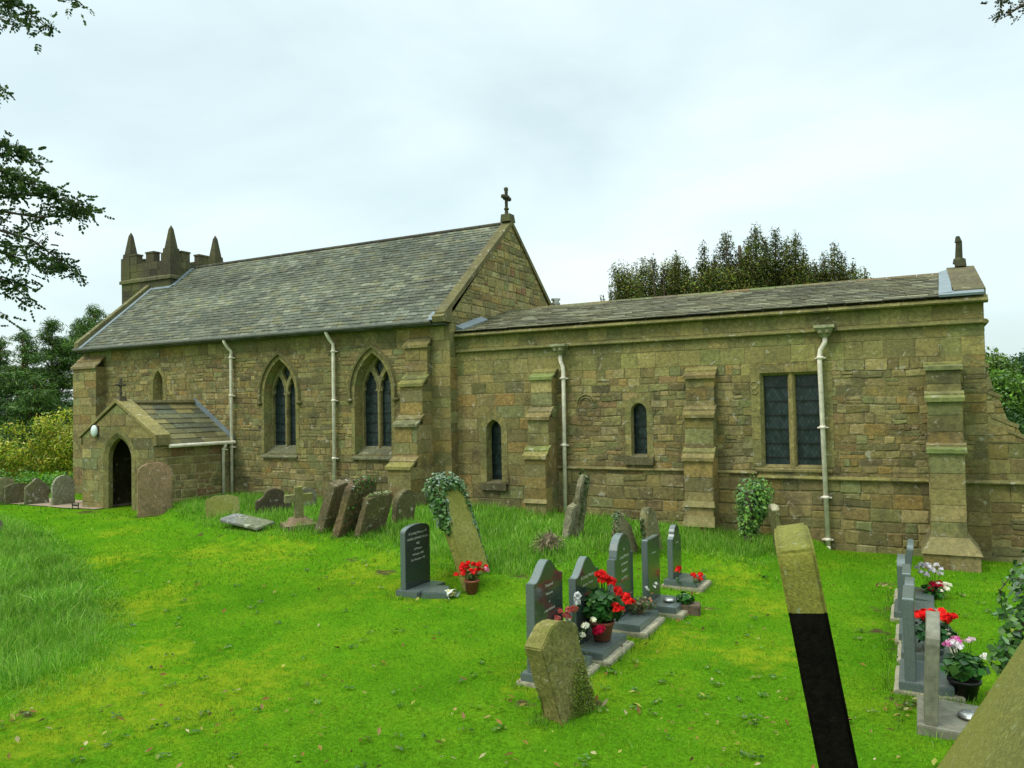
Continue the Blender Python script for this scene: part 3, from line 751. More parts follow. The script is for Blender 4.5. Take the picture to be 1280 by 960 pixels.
# --- roofs
def slates(mb, A, U, Sv, W, L, sw, ex, t, pal, seed, wj=0.35, under=True, lip=0.03):
    A = Vector(A); U = Vector(U).normalized(); Sv = Vector(Sv).normalized(); N = U.cross(Sv).normalized(); rr = random.Random(seed)
    if under: mb.add([A-N*0.03, A+U*W-N*0.03, A+U*W+Sv*L-N*0.03, A+Sv*L-N*0.03], [(0,1,2,3)], (0.02,0.02,0.02))
    nrow = int(L/ex)
    for r in range(nrow):
        s0 = r*ex-(lip if r == 0 else 0); exr = ex
        u = -rr.uniform(0, sw)
        while u < W:
            w = sw*rr.uniform(1-wj, 1+wj); a = max(0, u)+0.004; b = min(W, u+w)-0.004; u += w
            if b-a < 0.03: continue
            c = rr.choice(pal); k = rr.uniform(0.7,1.3)*(1+0.55*mnoise.noise(Vector((u*0.45, s0*0.8, seed)))+0.25*mnoise.noise(Vector((u*0.3, s0*4, seed+3)))); col = tuple(x*k for x in c)
            j = rr.uniform(-0.012, 0.012); th = t*rr.uniform(0.8,1.3); s1 = min(L, s0+exr*1.7)
            j2 = j+rr.uniform(-0.006,0.006); lf = rr.uniform(0,0.006)
            vs = [A+U*a+Sv*(s0+j)+N*(th*1.6+lf), A+U*b+Sv*(s0+j2)+N*(th*1.6), A+U*b+Sv*s1+N*0.0, A+U*a+Sv*s1+N*0.0,
                  A+U*a+Sv*(s0+j)+N*(th*0.6+lf-0.003), A+U*b+Sv*(s0+j2)+N*(th*0.6-0.003)]
            mb.add(vs, [(0,1,2,3),(4,5,1,0),(4,0,3),(1,5,2)], col)
SL = [(0.125,0.140,0.115),(0.105,0.118,0.098),(0.145,0.155,0.125),(0.090,0.100,0.085),(0.150,0.150,0.100),(0.13,0.145,0.13),(0.19,0.195,0.165)]
SLC = [(0.16,0.155,0.10),(0.12,0.115,0.08),(0.20,0.19,0.13),(0.10,0.095,0.065),(0.14,0.125,0.075),(0.24,0.235,0.18)]
pit = Vector((0, NRY-14.52, NRZ-4.66)); L = pit.length
mb = MB(); slates(mb, (NX0-0.02,14.52,4.66), (1,0,0), pit, NX1-0.22-NX0, L, 0.25, 0.135, 0.012, SL, 1)
Bk = Vector((0, -(NRY-14.52), NRZ-4.66)); slates(mb, (NX1-0.36, 2*NRY-14.52, 4.66), (-1,0,0), Bk, NX1-0.38-NX0, L, 0.6, 0.3, 0.012, SL, 2)
nr = cpart(mb.build('nave_roof', M['slate']))
mb = MB(); u = NX0
while u < NX1-0.4:
    mb.tube([(u+0.005,NRY,NRZ-0.005),(u+0.44,NRY,NRZ-0.005)], 0.065, 8, (0.055,0.05,0.04)); u += 0.45
mb.build('ridge_tile', M['slate'], nr)
mb = MB(); mb.tube([(NX0-0.05,14.44,4.63),(NX1-0.3,14.44,4.63)], 0.05, 8, (1,1,1))
mb.box(NX0,NX1-0.03,14.53,14.76,4.56,4.63,(1,1,1))
mb.build('gutter', M['gutter'], nr)
def coping(name, xa, xb, y0, z0, y1, z1, yend=None, th=0.11, n=7, col=(0.20,0.175,0.095), both=True, m='dress'):
    mb = MB()
    sides = [(y0, y1)]+([(2*y1-y0, y1)] if both else [])
    for (ya, yb_) in sides:
        for i in range(n):
            t0, t1 = i/n, (i+1)/n; k = rr0.uniform(0.85,1.15); c = tuple(x*k for x in col)
            p = lambda t: (ya+(yb_-ya)*t, z0+(z1-z0)*t)
            (pa, za), (pb, zb_) = p(t0+0.002), p(t1-0.002)
            q = [(xa,pa,za-0.05),(xb,pa,za-0.05),(xb,pb,zb_-0.05),(xa,pb,zb_-0.05)]
            r_ = [(xa,pa,za+th),(xb,pa,za+th),(xb,pb,zb_+th),(xa,pb,zb_+th)]
            mb.hexa(q, r_, c)
    return mb.build(name, M[m])
cop = cpart(coping('gable_coping', NX1-0.22, NX1+0.05, 14.50, 4.74, NRY, NRZ-0.02, col=(0.13,0.115,0.065), th=0.09), 'stone coping of the nave gable')
mb = MB(); mb.hexa([(NX1-0.25,14.46,4.62),(NX1+0.06,14.46,4.62),(NX1+0.06,14.80,4.62),(NX1-0.25,14.80,4.62)], [(NX1-0.25,14.42,4.74),(NX1+0.06,14.42,4.74),(NX1+0.06,14.80,4.98),(NX1-0.25,14.80,4.98)], (0.15,0.135,0.08))
mb.build('kneeler', M['dress'], cop)
for k, (y, z) in enumerate(((15.3,5.28),(16.3,6.15),(19.45,6.15),(20.3,5.35))):
    pass
cop2 = cpart(coping('gable_coping', NX0-0.12, NX0+0.06, 14.50, 4.74, 17.15, 6.96, both=False, n=6, col=(0.15,0.14,0.08)), 'stone coping of the west gable')
mb = MB(); mb.add([(NX0+0.10,14.5,4.74),(NX0+0.32,14.5,4.735),(NX0+0.32,17.0,6.86),(NX0+0.10,17.0,6.88)], [(0,1,2,3)], (1,1,1))
pN = pit.normalized(); up = Vector((0,-pit.z,pit.y)).normalized()
def onroof(x, s, d): return Vector((x,14.52,4.66))+pN*s+up*d
mb = MB(); mb.hexa([onroof(NX0+0.1,0,0.0),onroof(NX0+0.22,0,0.0),onroof(NX0+0.22,3.45,0),onroof(NX0+0.1,3.45,0)], [onroof(NX0+0.1,0,0.045),onroof(NX0+0.22,0,0.035),onroof(NX0+0.22,3.45,0.035),onroof(NX0+0.1,3.45,0.045)], (1,1,1))
mb.cut(); mb.hexa([onroof(-21.45,3.3,0.0),onroof(-21.15,3.3,0.0),onroof(-21.15,4.35,0),onroof(-21.45,4.35,0)], [onroof(-21.45,3.3,0.045),onroof(-21.15,3.3,0.035),onroof(-21.15,4.35,0.035),onroof(-21.45,4.35,0.045)], (1,1,1))
mb.cut(); mb.hexa([onroof(NX0+0.25,3.15,0.0),onroof(-21.25,3.15,0.0),onroof(-21.25,3.5,0),onroof(NX0+0.25,3.5,0)], [onroof(NX0+0.25,3.15,0.04),onroof(-21.25,3.15,0.04),onroof(-21.25,3.5,0.04),onroof(NX0+0.25,3.5,0.04)], (1,1,1))
mb.cut(); mb.hexa([onroof(NX1-0.42,-0.02,0.0),onroof(NX1-0.23,-0.02,0.0),onroof(NX1-0.23,0.30,0),onroof(NX1-0.42,0.30,0)], [onroof(NX1-0.42,-0.02,0.04),onroof(NX1-0.23,-0.02,0.04),onroof(NX1-0.23,0.30,0.04),onroof(NX1-0.42,0.30,0.04)], (1,1,1))
pieces(mb, 'lead_flashing', M['lead'], nr)
# chancel roof
cp_ = Vector((0, CRY-14.98, CRZ-4.42)); Lc = cp_.length
mb = MB(); slates(mb, (NX1,14.90,4.415), (1,0,0), cp_, 0.55-NX1, Lc, 0.34, 0.19, 0.013, SLC, 5, lip=0.02)
slates(mb, (0.55, 2*CRY-14.98, 4.42), (-1,0,0), Vector((0,-cp_.y,cp_.z)), 0.55-NX1, Lc, 0.6, 0.3, 0.012, SLC, 6)
cr = cpart(mb.build('chancel_roof', M['slate']))
mb = MB(); u = NX1
while u < 0.5:
    mb.tube([(u+0.004,CRY,CRZ-0.02),(u+0.545,CRY,CRZ-0.02)], 0.07, 6, tuple(x*rr0.uniform(0.8,1.2) for x in (0.24,0.21,0.12))); u += 0.55
mb.build('ridge_tile', M['slate'], cr)
cN = cp_.normalized(); cup = Vector((0,-cp_.z,cp_.y)).normalized()
def onc(x, s, d): return Vector((x,14.90,4.415))+cN*s+cup*d
mb = MB()
mb.cut(); mb.hexa([onc(0.36,0.1,0),onc(0.56,0.1,0),onc(0.62,Lc,0),onc(0.44,Lc,0)], [onc(0.36,0.1,0.05),onc(0.56,0.1,0.06),onc(0.62,Lc,0.10),onc(0.44,Lc,0.05)], (1,1,1))
mb.cut(); mb.hexa([onc(0.36,-0.02,0),onc(1.02,-0.02,0),onc(1.02,0.25,0),onc(0.36,0.25,0)], [onc(0.36,-0.02,0.04),onc(1.02,-0.02,0.04),onc(1.02,0.25,0.06),onc(0.36,0.25,0.06)], (1,1,1))
mb.cut(); mb.hexa([onc(NX1+0.04,0.1,0.0),onc(NX1+0.22,0.1,0.0),onc(NX1+0.22,1.3,0.0),onc(NX1+0.04,1.3,0.0)], [onc(NX1+0.04,0.1,0.12),onc(NX1+0.22,0.1,0.04),onc(NX1+0.22,1.3,0.04),onc(NX1+0.04,1.3,0.12)], (1,1,1))
pieces(mb, 'lead_flashing', M['lead'], cr)
cc = cpart(coping('gable_coping', 0.58, CX1+0.05, 15.05, 4.46, CRY, 5.25, th=0.07, n=4, col=(0.10,0.085,0.055)), 'stone coping of the chancel gable')
# roof of flue
mb = MB(); fl = Vector((-8.35,18.5,4.9)); mb.lathe(fl, [(0.075,0),(0.075,0.45),(0.11,0.45),(0.115,0.50),(0.085,0.51),(0.085,0.56),(0.12,0.565),(0.12,0.61),(0.0,0.63)], 16)
cpart(mb.build('flue', M['flue'], None, False))

# finials
def cross(loc, h, col, name='stone_cross', broken=False):
    mb = MB(); x, y, z = loc; s = h
    mb.hexa([(x-.13*s,y-.22*s,z-.12*s),(x+.22*s,y-.22*s,z-.12*s),(x+.22*s,y+.22*s,z-.12*s),(x-.13*s,y+.22*s,z-.12*s)], [(x-.13*s,y-.16*s,z+.14*s),(x+.20*s,y-.16*s,z+.14*s),(x+.20*s,y+.16*s,z+.14*s),(x-.13*s,y+.16*s,z+.14*s)], col)
    if broken:
        mb.tube([(x,y,z),(x,y,z+.18*s),(x,y,z+.2*s),(x+.01,y,z+.75*s),(x,y,z+.77*s),(x-.01,y,z+.98*s)], [.20*s,.17*s,.12*s,.10*s,.12*s,.06*s], 8, col)
    else:
        mb.tube([(x,y,z),(x,y,z+.3*s),(x,y,z+.32*s),(x,y,z+.36*s),(x,y,z+.38*s),(x,y,z+s)], [.075*s,.06*s,.09*s,.09*s,.055*s,.06*s], 8, col)
        zc = z+.72*s
        mb.tube([(x,y-.2*s,zc),(x,y+.2*s,zc)], .06*s, 6, col)
        mb.tube([(x-.1*s,y,zc),(x+.1*s,y,zc)], .07*s, 6, col)
        for (dy, dz) in ((-.22,0),(.22,0),(0,.29)): ico(mb, (x, y+dy*s, zc+dz*s), .085*s, col, sub=1)
        for a in range(4):
            t = math.pi/4+a*math.pi/2; ico(mb, (x, y+.09*s*math.cos(t), zc+.09*s*math.sin(t)), .045*s, col, sub=1)
    return mb.build(name, M['tower'])
DK = (0.05,0.045,0.03)
cpart(cross((NX1-0.12, NRY, NRZ+0.12), 0.78, DK), 'dark stone cross on the nave gable')
cpart(cross((0.80, CRY, 5.38), 0.56, (0.03,0.028,0.025), 'broken_finial', True), 'dark broken finial on the chancel gable')

# --- tower
TX0, TX1, TY0, TY1 = -23.72, -21.32, 17.0, 19.2
mb = MB()
for fr_, (ua, ub) in ((Fr((0,TY0,0),(1,0,0)),(TX0,TX1)), (Fr((TX1,0,0),(0,1,0)),(TY0,TY1)), (Fr((0,TY1,0),(-1,0,0)),(-TX1,-TX0)), (Fr((TX0,0,0),(0,-1,0)),(-TY1,-TY0))):
    panel(mb, fr_, rect(ua, ub, 0, 7.10), 'tower', (), int(ua*7)+50, mortar=(0.12,0.10,0.06))
tw = cpart(mb.build('tower', M['tower']))
mb = MB(); e = 0.06; mb.hexa([(TX0-e,TY0-e,7.06),(TX1+e,TY0-e,7.06),(TX1+e,TY1+e,7.06),(TX0-e,TY1+e,7.06)], [(TX0-e,TY0-e,7.15),(TX1+e,TY0-e,7.15),(TX1+e,TY1+e,7.15),(TX0-e,TY1+e,7.15)], (0.13,0.115,0.06)); mb.hexa([(TX0-e,TY0-e,7.15),(TX1+e,TY0-e,7.15),(TX1+e,TY1+e,7.15),(TX0-e,TY1+e,7.15)], [(TX0,TY0,7.21),(TX1,TY0,7.21),(TX1,TY1,7.21),(TX0,TY1,7.21)], (0.13,0.115,0.06)); mb.build('string_course', M['tower'], tw)
mb = MB(); t_ = 0.22; zc_ = 7.68
for fr_, (ua, ub) in ((Fr((0,TY0,0),(1,0,0)),(TX0,TX1)), (Fr((TX1,0,0),(0,1,0)),(TY0,TY1)), (Fr((0,TY1,0),(-1,0,0)),(-TX1,-TX0)), (Fr((TX0,0,0),(0,-1,0)),(-TY1,-TY0))):
    prism2(mb, fr_, rect(ua+0.002, ub-t_-0.002, 7.20, zc_), -t_, -0.002, PALT[0]); panel(mb, fr_, rect(ua, ub, 7.20, zc_), 'tower', (), int(ua*9)+80, core=False)
    w_ = ub-ua; cw = 0.46
    for (p0, p1) in ((cw-0.02, cw+0.30), (w_*0.5+0.03, w_*0.5+0.42)):
        ms = rect(ua+p0, ua+p1, zc_+0.002, 7.98); prism2(mb, fr_, ms, -t_, 0.01, PALT[1]); prism2(mb, fr_, rect(ua+p0-0.02, ua+p1+0.02, 7.98, 8.03), -t_-0.02, 0.03, PALT[3])
mb.build('parapet', M['tower'], tw)
for (x, y, small) in ((TX0+0.2,TY0+0.2,0),(TX1-0.2,TY0+0.2,0),(TX1-0.2,TY1-0.2,0),(TX0+0.2,TY1-0.2,1)):
    mb = MB(); c = PALT[0]; s = 0.24
    def sq(h, z): return [(x-h,y-h,z),(x+h,y-h,z),(x+h,y+h,z),(x-h,y+h,z)]
    if small:
        mb.hexa(sq(0.17,7.2), sq(0.16,8.0), c); mb.hexa(sq(0.13,8.0), sq(0.11,8.25), c); mb.hexa(sq(0.11,8.25), sq(0.02,8.38), c)
    else:
        mb.hexa(sq(0.225,7.2), sq(0.22,7.93), c); mb.hexa(sq(0.18,7.93), sq(0.175,8.08), c); mb.hexa(sq(0.145,8.08), sq(0.055,8.72), c); mb.hexa(sq(0.055,8.72), sq(0.008,8.84), c)
    mb.build('pinnacle', M['tower'], tw)

# --- porch
PX0, PX1, PY, PZ = -18.86, -16.15, 12.4, 2.14; PC = (PX0+PX1)/2+0.0; PA = 2.92
fpz = Fr((0,PY,0),(1,0,0))
DO = dict(cx=-17.48, hw=0.44, sill=0.0, spring=1.55, apex=2.10, nj=5, na=6)
mb = MB(); dh = arch_poly(**dict(DO, hw=0.66, apex=2.36))
g = [(PX0,0),(PX1,0),(PX1,PZ),(PC,PA),(PX0,PZ)]
panel(mb, fpz, g, 'block', [dh], 40)
inner = arch_path(**DO); mid = arch_path(**dict(DO, hw=0.55, apex=2.23)); outer = arch_path(**dict(DO, hw=0.66, apex=2.36))
for i in range(len(inner)-1):
    mb.add([fpz(*mid[i],0.003), fpz(*outer[i],0.003), fpz(*outer[i+1],0.003), fpz(*mid[i+1],0.003)], [(0,1,2,3)], MORT)
    mb.add([fpz(*mid[i],0.016), fpz(*mid[i+1],0.016), fpz(*inner[i+1],-0.05), fpz(*inner[i],-0.05)], [(0,1,2,3)], PALD[0])
    mb.add([fpz(*inner[i],-0.05), fpz(*inner[i+1],-0.05), fpz(*inner[i+1],-0.17), fpz(*inner[i],-0.17)], [(0,1,2,3)], PALD[1])
ring_blocks(mb, fpz, mid, outer, 0, 0.016, PALD, rr0, 1, 0.03)
fpe = Fr((PX1,0,0),(0,1,0)); panel(mb, fpe, rect(PY, NY, 0, 1.92), 'porch', (), 41, mortar=(0.42,0.37,0.27))
panel(mb, Fr((PX0,0,0),(0,-1,0)), rect(-NY, -PY, 0, 1.92), 'porch', (), 42)
# inner faces
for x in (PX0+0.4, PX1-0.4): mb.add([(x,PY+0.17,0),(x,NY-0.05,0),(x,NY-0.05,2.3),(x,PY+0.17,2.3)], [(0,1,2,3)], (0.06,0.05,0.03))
for q in sub_convex([(PX0,0),(PX1,0),(PX1,PZ),(PC,PA-0.05),(PX0,PZ)], arch_poly(**DO)): mb.add([fpz(u,v,-0.17) for u,v in q], [tuple(range(len(q)))], PAL[4])
porch = cpart(mb.build('porch', M['wall']), 'small gabled south porch with dark arched doorway')
mb = MB(); mb.box(-18.1,-16.9,NY-0.09,NY-0.03,0.1,2.1,(1,1,1)); 
for k in range(6): mb.box(-18.08+k*0.2,-17.9+k*0.2,NY-0.11,NY-0.088,0.12,2.08,(1,1,1))
mb.build('door', M['darkwood'], porch)
PLs = [(0.24,0.22,0.11),(0.19,0.185,0.11),(0.28,0.24,0.11),(0.21,0.18,0.09),(0.15,0.16,0.12)]
pp = Vector((PC-(PX1+0.12), 0, PA+0.0-1.90)); Lp = pp.length
mb = MB(); slates(mb, (PX1+0.12, PY+0.36, 1.93), (0,1,0), pp, NY-PY-0.38, Lp, 0.62, 0.215, 0.016, PLs, 11, wj=0.25, lip=0.02)
slates(mb, (PX0-0.12, NY, 1.93), (0,-1,0), Vector((-pp.x,0,pp.z)), NY-PY-0.38, Lp, 0.62, 0.215, 0.016, PLs, 12, wj=0.25)
pr_ = mb.build('porch_roof', M['slate'], porch)
mb = MB()
for s in (-1, 1):
    xe = PC+s*(PX1-PC+0.10); n = 4
    for i in range(n):
        t0, t1 = i/n, (i+1)/n; k = rr0.uniform(0.85,1.2); c = tuple(v*k for v in (0.24,0.205,0.10))
        x0_, x1_ = xe+(PC-xe)*t0, xe+(PC-xe)*t1; z0_, z1_ = 2.10+(PA+0.06-2.10)*t0, 2.10+(PA+0.06-2.10)*t1
        mb.hexa([(x0_,PY-0.05,z0_),(x0_,PY+0.38,z0_),(x1_,PY+0.38,z1_),(x1_,PY-0.05,z1_)][::s], [(x0_,PY-0.05,z0_+0.085),(x0_,PY+0.38,z0_+0.085),(x1_,PY+0.38,z1_+0.085),(x1_,PY-0.05,z1_+0.085)][::s], c)
    xk = PX1 if s > 0 else PX0
    mb.box(min(xk,xk+s*0.13), max(xk,xk+s*0.13), PY-0.04, PY+0.36, 1.93, 2.11, (0.18,0.155,0.085))
mb.build('gable_coping', M['dress'], porch)
mb = MB(); mb.tube([(PC,PY+0.36,PA+0.06),(PC,NY-0.03,PA+0.06)], 0.075, 6, (0.22,0.19,0.10)); mb.build('ridge_tile', M['slate'], pr_)
mb = MB(); q0 = Vector((PX1+0.12,NY-0.05,1.95)); 
mb.hexa([q0+Vector((0,-0.02,0)),q0+Vector((0,0.04,0)),q0+pp+Vector((0,0.04,0)),q0+pp+Vector((0,-0.02,0))], [q0+Vector((0,-0.02,0.12)),q0+Vector((0,0.04,0.12)),q0+pp+Vector((0,0.04,0.12)),q0+pp+Vector((0,-0.02,0.12))], (1,1,1)); mb.build('lead_flashing', M['lead'], pr_)
o = cross((PC-0.03, PY+0.12, PA+0.14), 0.50, (0.085,0.07,0.045)); o.parent = porch; o['label'] = 'weathered stone cross on the porch gable'
mb = MB(); mb.tube([(PX1+0.17,PY+0.30,1.90),(PX1+0.17,NY-0.05,1.90)], 0.045, 8); mb.build('gutter', M['pipe'], porch)
mb = MB(); ico(mb, (-18.31, PY-0.055, 2.28), 0.13, (1,1,1), (0.85,0.5,1.15), amp=0, sub=3); lo = mb.build('lamp', M['lampglass'], porch, True)
mb = MB(); mb.box(-18.42,-18.2,PY-0.028,PY-0.012,2.15,2.41); mb.build('lamp_base', M['iron'], lo)

# --- drainpipes
def pipe(pts, label, hopper=None, r=0.042, shoe=False, joints=()):
    mb = MB(); mb.tube(pts, r, 10)
    for j in joints:
        p = Vector(j); mb.lathe(p, [(r*1.02,0),(r*1.45,0.005),(r*1.45,0.05),(r*1.02,0.055)], 10)
        mb.box(p.x-r*2.2, p.x+r*2.2, p.y+r*0.2, p.y+r*1.9, p.z+0.005, p.z+0.03)
    o = cpart(mb.build('drainpipe', M['pipe'], None, True), label)
    if hopper:
        x, y, z = hopper; hb = MB()
        hb.hexa([(x-.07,y-.08,z-.16),(x+.07,y-.08,z-.16),(x+.07,y+.10,z-.16),(x-.07,y+.10,z-.16)], [(x-.15,y-.15,z),(x+.15,y-.15,z),(x+.15,y+.12,z),(x-.15,y+.12,z)], (0.25,0.26,0.18))
        hb.box(x-.17, x+.17, y-.17, y+.12, z, z+0.05, (0.33,0.34,0.26)); hb.box(x-.14,x+.14,y-.14,y+.1,z+0.05,z+0.056,(0.05,0.05,0.04))
        for k in (-1,1): ico(hb, (x+k*0.06, y-.12, z-.07), 0.05, (0.22,0.22,0.15), sub=1)
        hb.build('hopper', M['dress'], o)
    if shoe:
        hb = MB(); p = Vector(pts[-1]); hb.tube([p, p+Vector((0,-0.03,-0.06)), p+Vector((0,-0.12,-0.13))], r*1.1, 10, cap=False); hb.build('shoe', M['pipe'], o)
    return o
yN = NY-0.10
pipe([(-16.10,14.46,4.62),(-16.09,14.47,4.54),(-16.06,14.54,4.40),(-16.03,yN,4.30),(-16.04,yN,4.15),(-16.04,yN,0.2)], 'long pale drainpipe beside the porch', joints=[(-16.04,yN,z) for z in (4.1,3.1,1.75)])
pipe([(-12.64,14.46,4.64),(-12.63,14.47,4.56),(-12.60,14.54,4.42),(-12.57,yN,4.30),(-12.57,yN,4.15),(-12.58,yN,0.1)], 'pale drainpipe between the two pointed nave windows', joints=[(-12.57,yN,z) for z in (4.1,2.9,1.5)])
pipe([(PX1+0.16,NY-0.36,1.88),(PX1+0.16,NY-0.36,1.80),(PX1+0.10,NY-0.36,1.74),(PX1+0.10,NY-0.36,0.2)], 'short pale drainpipe at the porch corner', joints=[(PX1+0.10,NY-0.36,1.7)])
yC = CY-0.11
pipe([(-6.64,yC,3.78),(-6.64,yC,3.65),(-6.59,yC,3.5),(-6.58,yC,3.4),(-6.60,yC,0.2)], 'left chancel drainpipe with a carved hopper head', (-6.64,yC+0.0,3.94), joints=[(-6.585,yC,3.25),(-6.60,yC,1.85)])
pipe([(-1.45,yC-0.02,3.84),(-1.45,yC-0.02,3.75),(-1.53,yC,3.62),(-1.55,yC,3.5),(-1.50,yC,0.10)], 'right chancel drainpipe ending in an open shoe', (-1.45,yC,4.0), shoe=True, joints=[(-1.54,yC,3.45),(-1.53,yC,2.2),(-1.51,yC,0.95),(-1.505,yC,0.20)])
# boot scraper by the porch
e_ = G(110, 636)
mb = MB(); x, y, z = -18.7, 12.1, 0
for dx in (-0.12, 0.12): mb.tube([(dx,0,-0.05),(dx,0,0.16)], 0.012, 6)
mb.box(-0.12,0.12,-0.006,0.006,0.08,0.12)
o = mb.build('boot_scraper', M['iron']); place(o, (x, y, H(x, y))); tag(o, 'small black iron boot scraper beside the porch doorway', 'boot scraper')
# ------------------------------------------------------------------ ground sheet
def axis(lo, hi, step, far):
    a = list(np.arange(lo, hi+1e-6, step)); s = step; x = lo; left = []
    while x > -far: s *= 1.35; x -= s; left.append(x)
    s = step; x = a[-1]; right = []
    while x < far: s *= 1.35; x += s; right.append(x)
    return np.array(left[::-1]+a+right)
XS, YS = axis(-31, 7, 0.15, 900), axis(-3, 15.6, 0.15, 900)
gx, gy = np.meshgrid(XS, YS); P = np.stack([gx.ravel(), gy.ravel()], 1)
hz = hnp(P[:,0], P[:,1])
nx, ny = len(XS), len(YS)
me = bpy.data.meshes.new('ground')
idx = np.arange(nx*ny).reshape(ny, nx)
quads = np.stack([idx[:-1,:-1], idx[:-1,1:], idx[1:,1:], idx[1:,:-1]], -1).reshape(-1, 4)
me.from_pydata(np.column_stack([P, hz]).tolist(), [], quads.tolist())
me.polygons.foreach_set('use_smooth', [True]*len(me.polygons))
DIRT = [(G(*p), r) for p, r in [((1110,730),.30),((1105,762),.25),((1095,790),.3),((1125,815),.22),((1130,880),.28),((1205,895),.25),((740,880),.26),((655,880),.24),((700,895),.3),((665,735),.22),
        ((440,700),.25),((560,740),.25),((25,895),.2),((130,885),.15),((270,675),.25),((880,735),.22),((890,760),.2),((770,812),.2),((650,720),.3),((1270,955),.5),((110,640),.5),((250,670),.2),((480,715),.3),((1190,870),.2)]]
YEL = [(G(*p), r) for p, r in [((135,700),.5),((170,760),.5),((185,820),.45),((120,860),.6),((230,880),.6),((60,920),.5),((150,665),.4),((260,690),.5),((520,735),.5),((330,692),.6),((900,725),.5),((450,715),.5),((820,800),.5),((300,850),.6),((950,820),.4),((700,850),.4),((210,740),.3),((960,760),.4)]]
zone = np.zeros((len(P), 4), np.float32); zone[:,3] = 1
for p, r in DIRT: zone[:,0] = np.maximum(zone[:,0], 0.5*np.exp(-((P[:,0]-p.x)**2+(P[:,1]-p.y)**2)/(r*r)))
for p, r in YEL: zone[:,1] = np.maximum(zone[:,1], 0.36*np.exp(-((P[:,0]-p.x)**2+(P[:,1]-p.y)**2)/(r*r*2.6)))
at = me.attributes.new('zone', 'FLOAT_COLOR', 'POINT'); at.data.foreach_set('color', zone.ravel())
me.materials.append(M['ground'])
go = bpy.data.objects.new('ground', me); COL.objects.link(go); tag(go, None, None, kind='structure')
# gravel path to the porch door
mpath = simple_mat('gravel_path', (0.30,0.22,0.15), 0.95, 0, 0.3, 30, 0.5)
V = []; Fq = []; xs = np.arange(-60, -17.7, 0.4)
for i, x in enumerate(xs):
    yc = 12.75+0.02*(x+18)*0.5 + 0.05*math.sin(x)
    for w_ in (-0.62, 0, 0.62):
        yy = min(yc+w_+0.04*math.sin(x*5+w_*9), 14.6); V.append((x, yy, H(x, yy)+0.02))
for i in range(len(xs)-1):
    for k in range(2): Fq.append((i*3+k, (i+1)*3+k, (i+1)*3+k+1, i*3+k+1))
me = bpy.data.meshes.new('path'); me.from_pydata(V, [], Fq); me.materials.append(mpath)
po = bpy.data.objects.new('path', me); COL.objects.link(po); tag(po, None, None, kind='structure')

# ------------------------------------------------------------------ grass
def grass_blades(P, hmin, hmax, wd, lean, pal, dark=1.0, bend=True, wind=0.0):
    n = len(P); a = rng.uniform(0, 2*np.pi, n); h = rng.uniform(hmin, hmax, n)
    z = hnp(P[:,0], P[:,1]); base = np.column_stack([P, z-0.01])
    d = np.column_stack([np.cos(a), np.sin(a), np.zeros(n)])
    la = rng.uniform(0, 2*np.pi, n); ll = np.abs(rng.normal(0, lean, n))*h
    ld = np.column_stack([np.cos(la)*ll+wind*h, np.sin(la)*ll-wind*0.3*h, np.zeros(n)])
    w = (wd*rng.uniform(0.7, 1.3, n))[:,None]
    hh = h[:,None]*np.array([0,0,1.0])
    pal = np.array(pal); c = pal[rng.integers(0, len(pal), n)]*rng.uniform(0.75, 1.25, (n,1))*dark
    bl, br = base-d*w, base+d*w
    mid = base+hh*0.6+ld*0.35; tip = base+hh*0.97+ld
    if bend:
        return [(np.stack([bl, br, mid+d*w*0.7, mid-d*w*0.7], 1), c), (np.stack([mid-d*w*0.7, mid+d*w*0.7, tip], 1), c*1.08)]
    return [(np.stack([bl, br, tip], 1), c)]
def sample_view(n, d0, d1, a0=-7, a1=40):
    """points on the grass between two distances, inside the wedge the photo shows plus a margin each side"""
    r = np.sqrt(rng.uniform(d0*d0, d1*d1, n)); a = np.radians(rng.uniform(27.65-42, 27.65+42, n))
    return np.column_stack([-r*np.sin(a), r*np.cos(a)])
def ok(P): 
    m = (P[:,1] < NY-0.02)
    m &= ~((P[:,0] > NX0) & (P[:,0] < PX1+0.05) & (P[:,1] > PY) & (P[:,0] > PX0))
    m &= ~((P[:,0] < -17.9) & (P[:,1] > 12.10) & (P[:,1] < 13.35))
    return m
MOWN = [(0.10,0.255,0.008),(0.08,0.235,0.008),(0.115,0.28,0.010),(0.15,0.29,0.013),(0.06,0.18,0.010),(0.24,0.34,0.03)]
LONG = [(0.13,0.32,0.020),(0.18,0.38,0.035),(0.075,0.21,0.018),(0.24,0.43,0.05),(0.32,0.45,0.10),(0.10,0.27,0.025)]
gm = []
for d0, d1, dens, h0, h1, wd in ((3.2,6.0,5200,0.012,0.045,0.0022),(6.0,8.5,3800,0.015,0.048,0.003),(8.5,12,1700,0.015,0.05,0.0045),(12,17,700,0.02,0.06,0.008),(17,30,160,0.03,0.07,0.014)):
    ar = (d1*d1-d0*d0)*0.5*math.radians(84); Pm = sample_view(int(ar*dens), d0, d1)
    Pm = Pm[ok(Pm)]; clump = wob(Pm[:,0]*3.1, Pm[:,1]*2.7)+wob(Pm[:,0]*9, Pm[:,1]*8)*0.6
    Pm = Pm[rng.uniform(0,1,len(Pm)) < 0.62+0.5*clump]
    dd = np.full(len(Pm), 1.0)
    for p, r in DIRT: dd = np.minimum(dd, 1-np.exp(-((Pm[:,0]-p.x)**2+(Pm[:,1]-p.y)**2)/(r*r*0.5))*0.95)
    Pm = Pm[rng.uniform(0,1,len(Pm)) < dd]
    gm += grass_blades(Pm, h0, h1, wd, 0.7, MOWN, bend=False)
tag(np_mesh('mown_grass', gm, M['grass']), 'short mown bright green grass between the graves', 'grass', kind='stuff')
gl_ = []
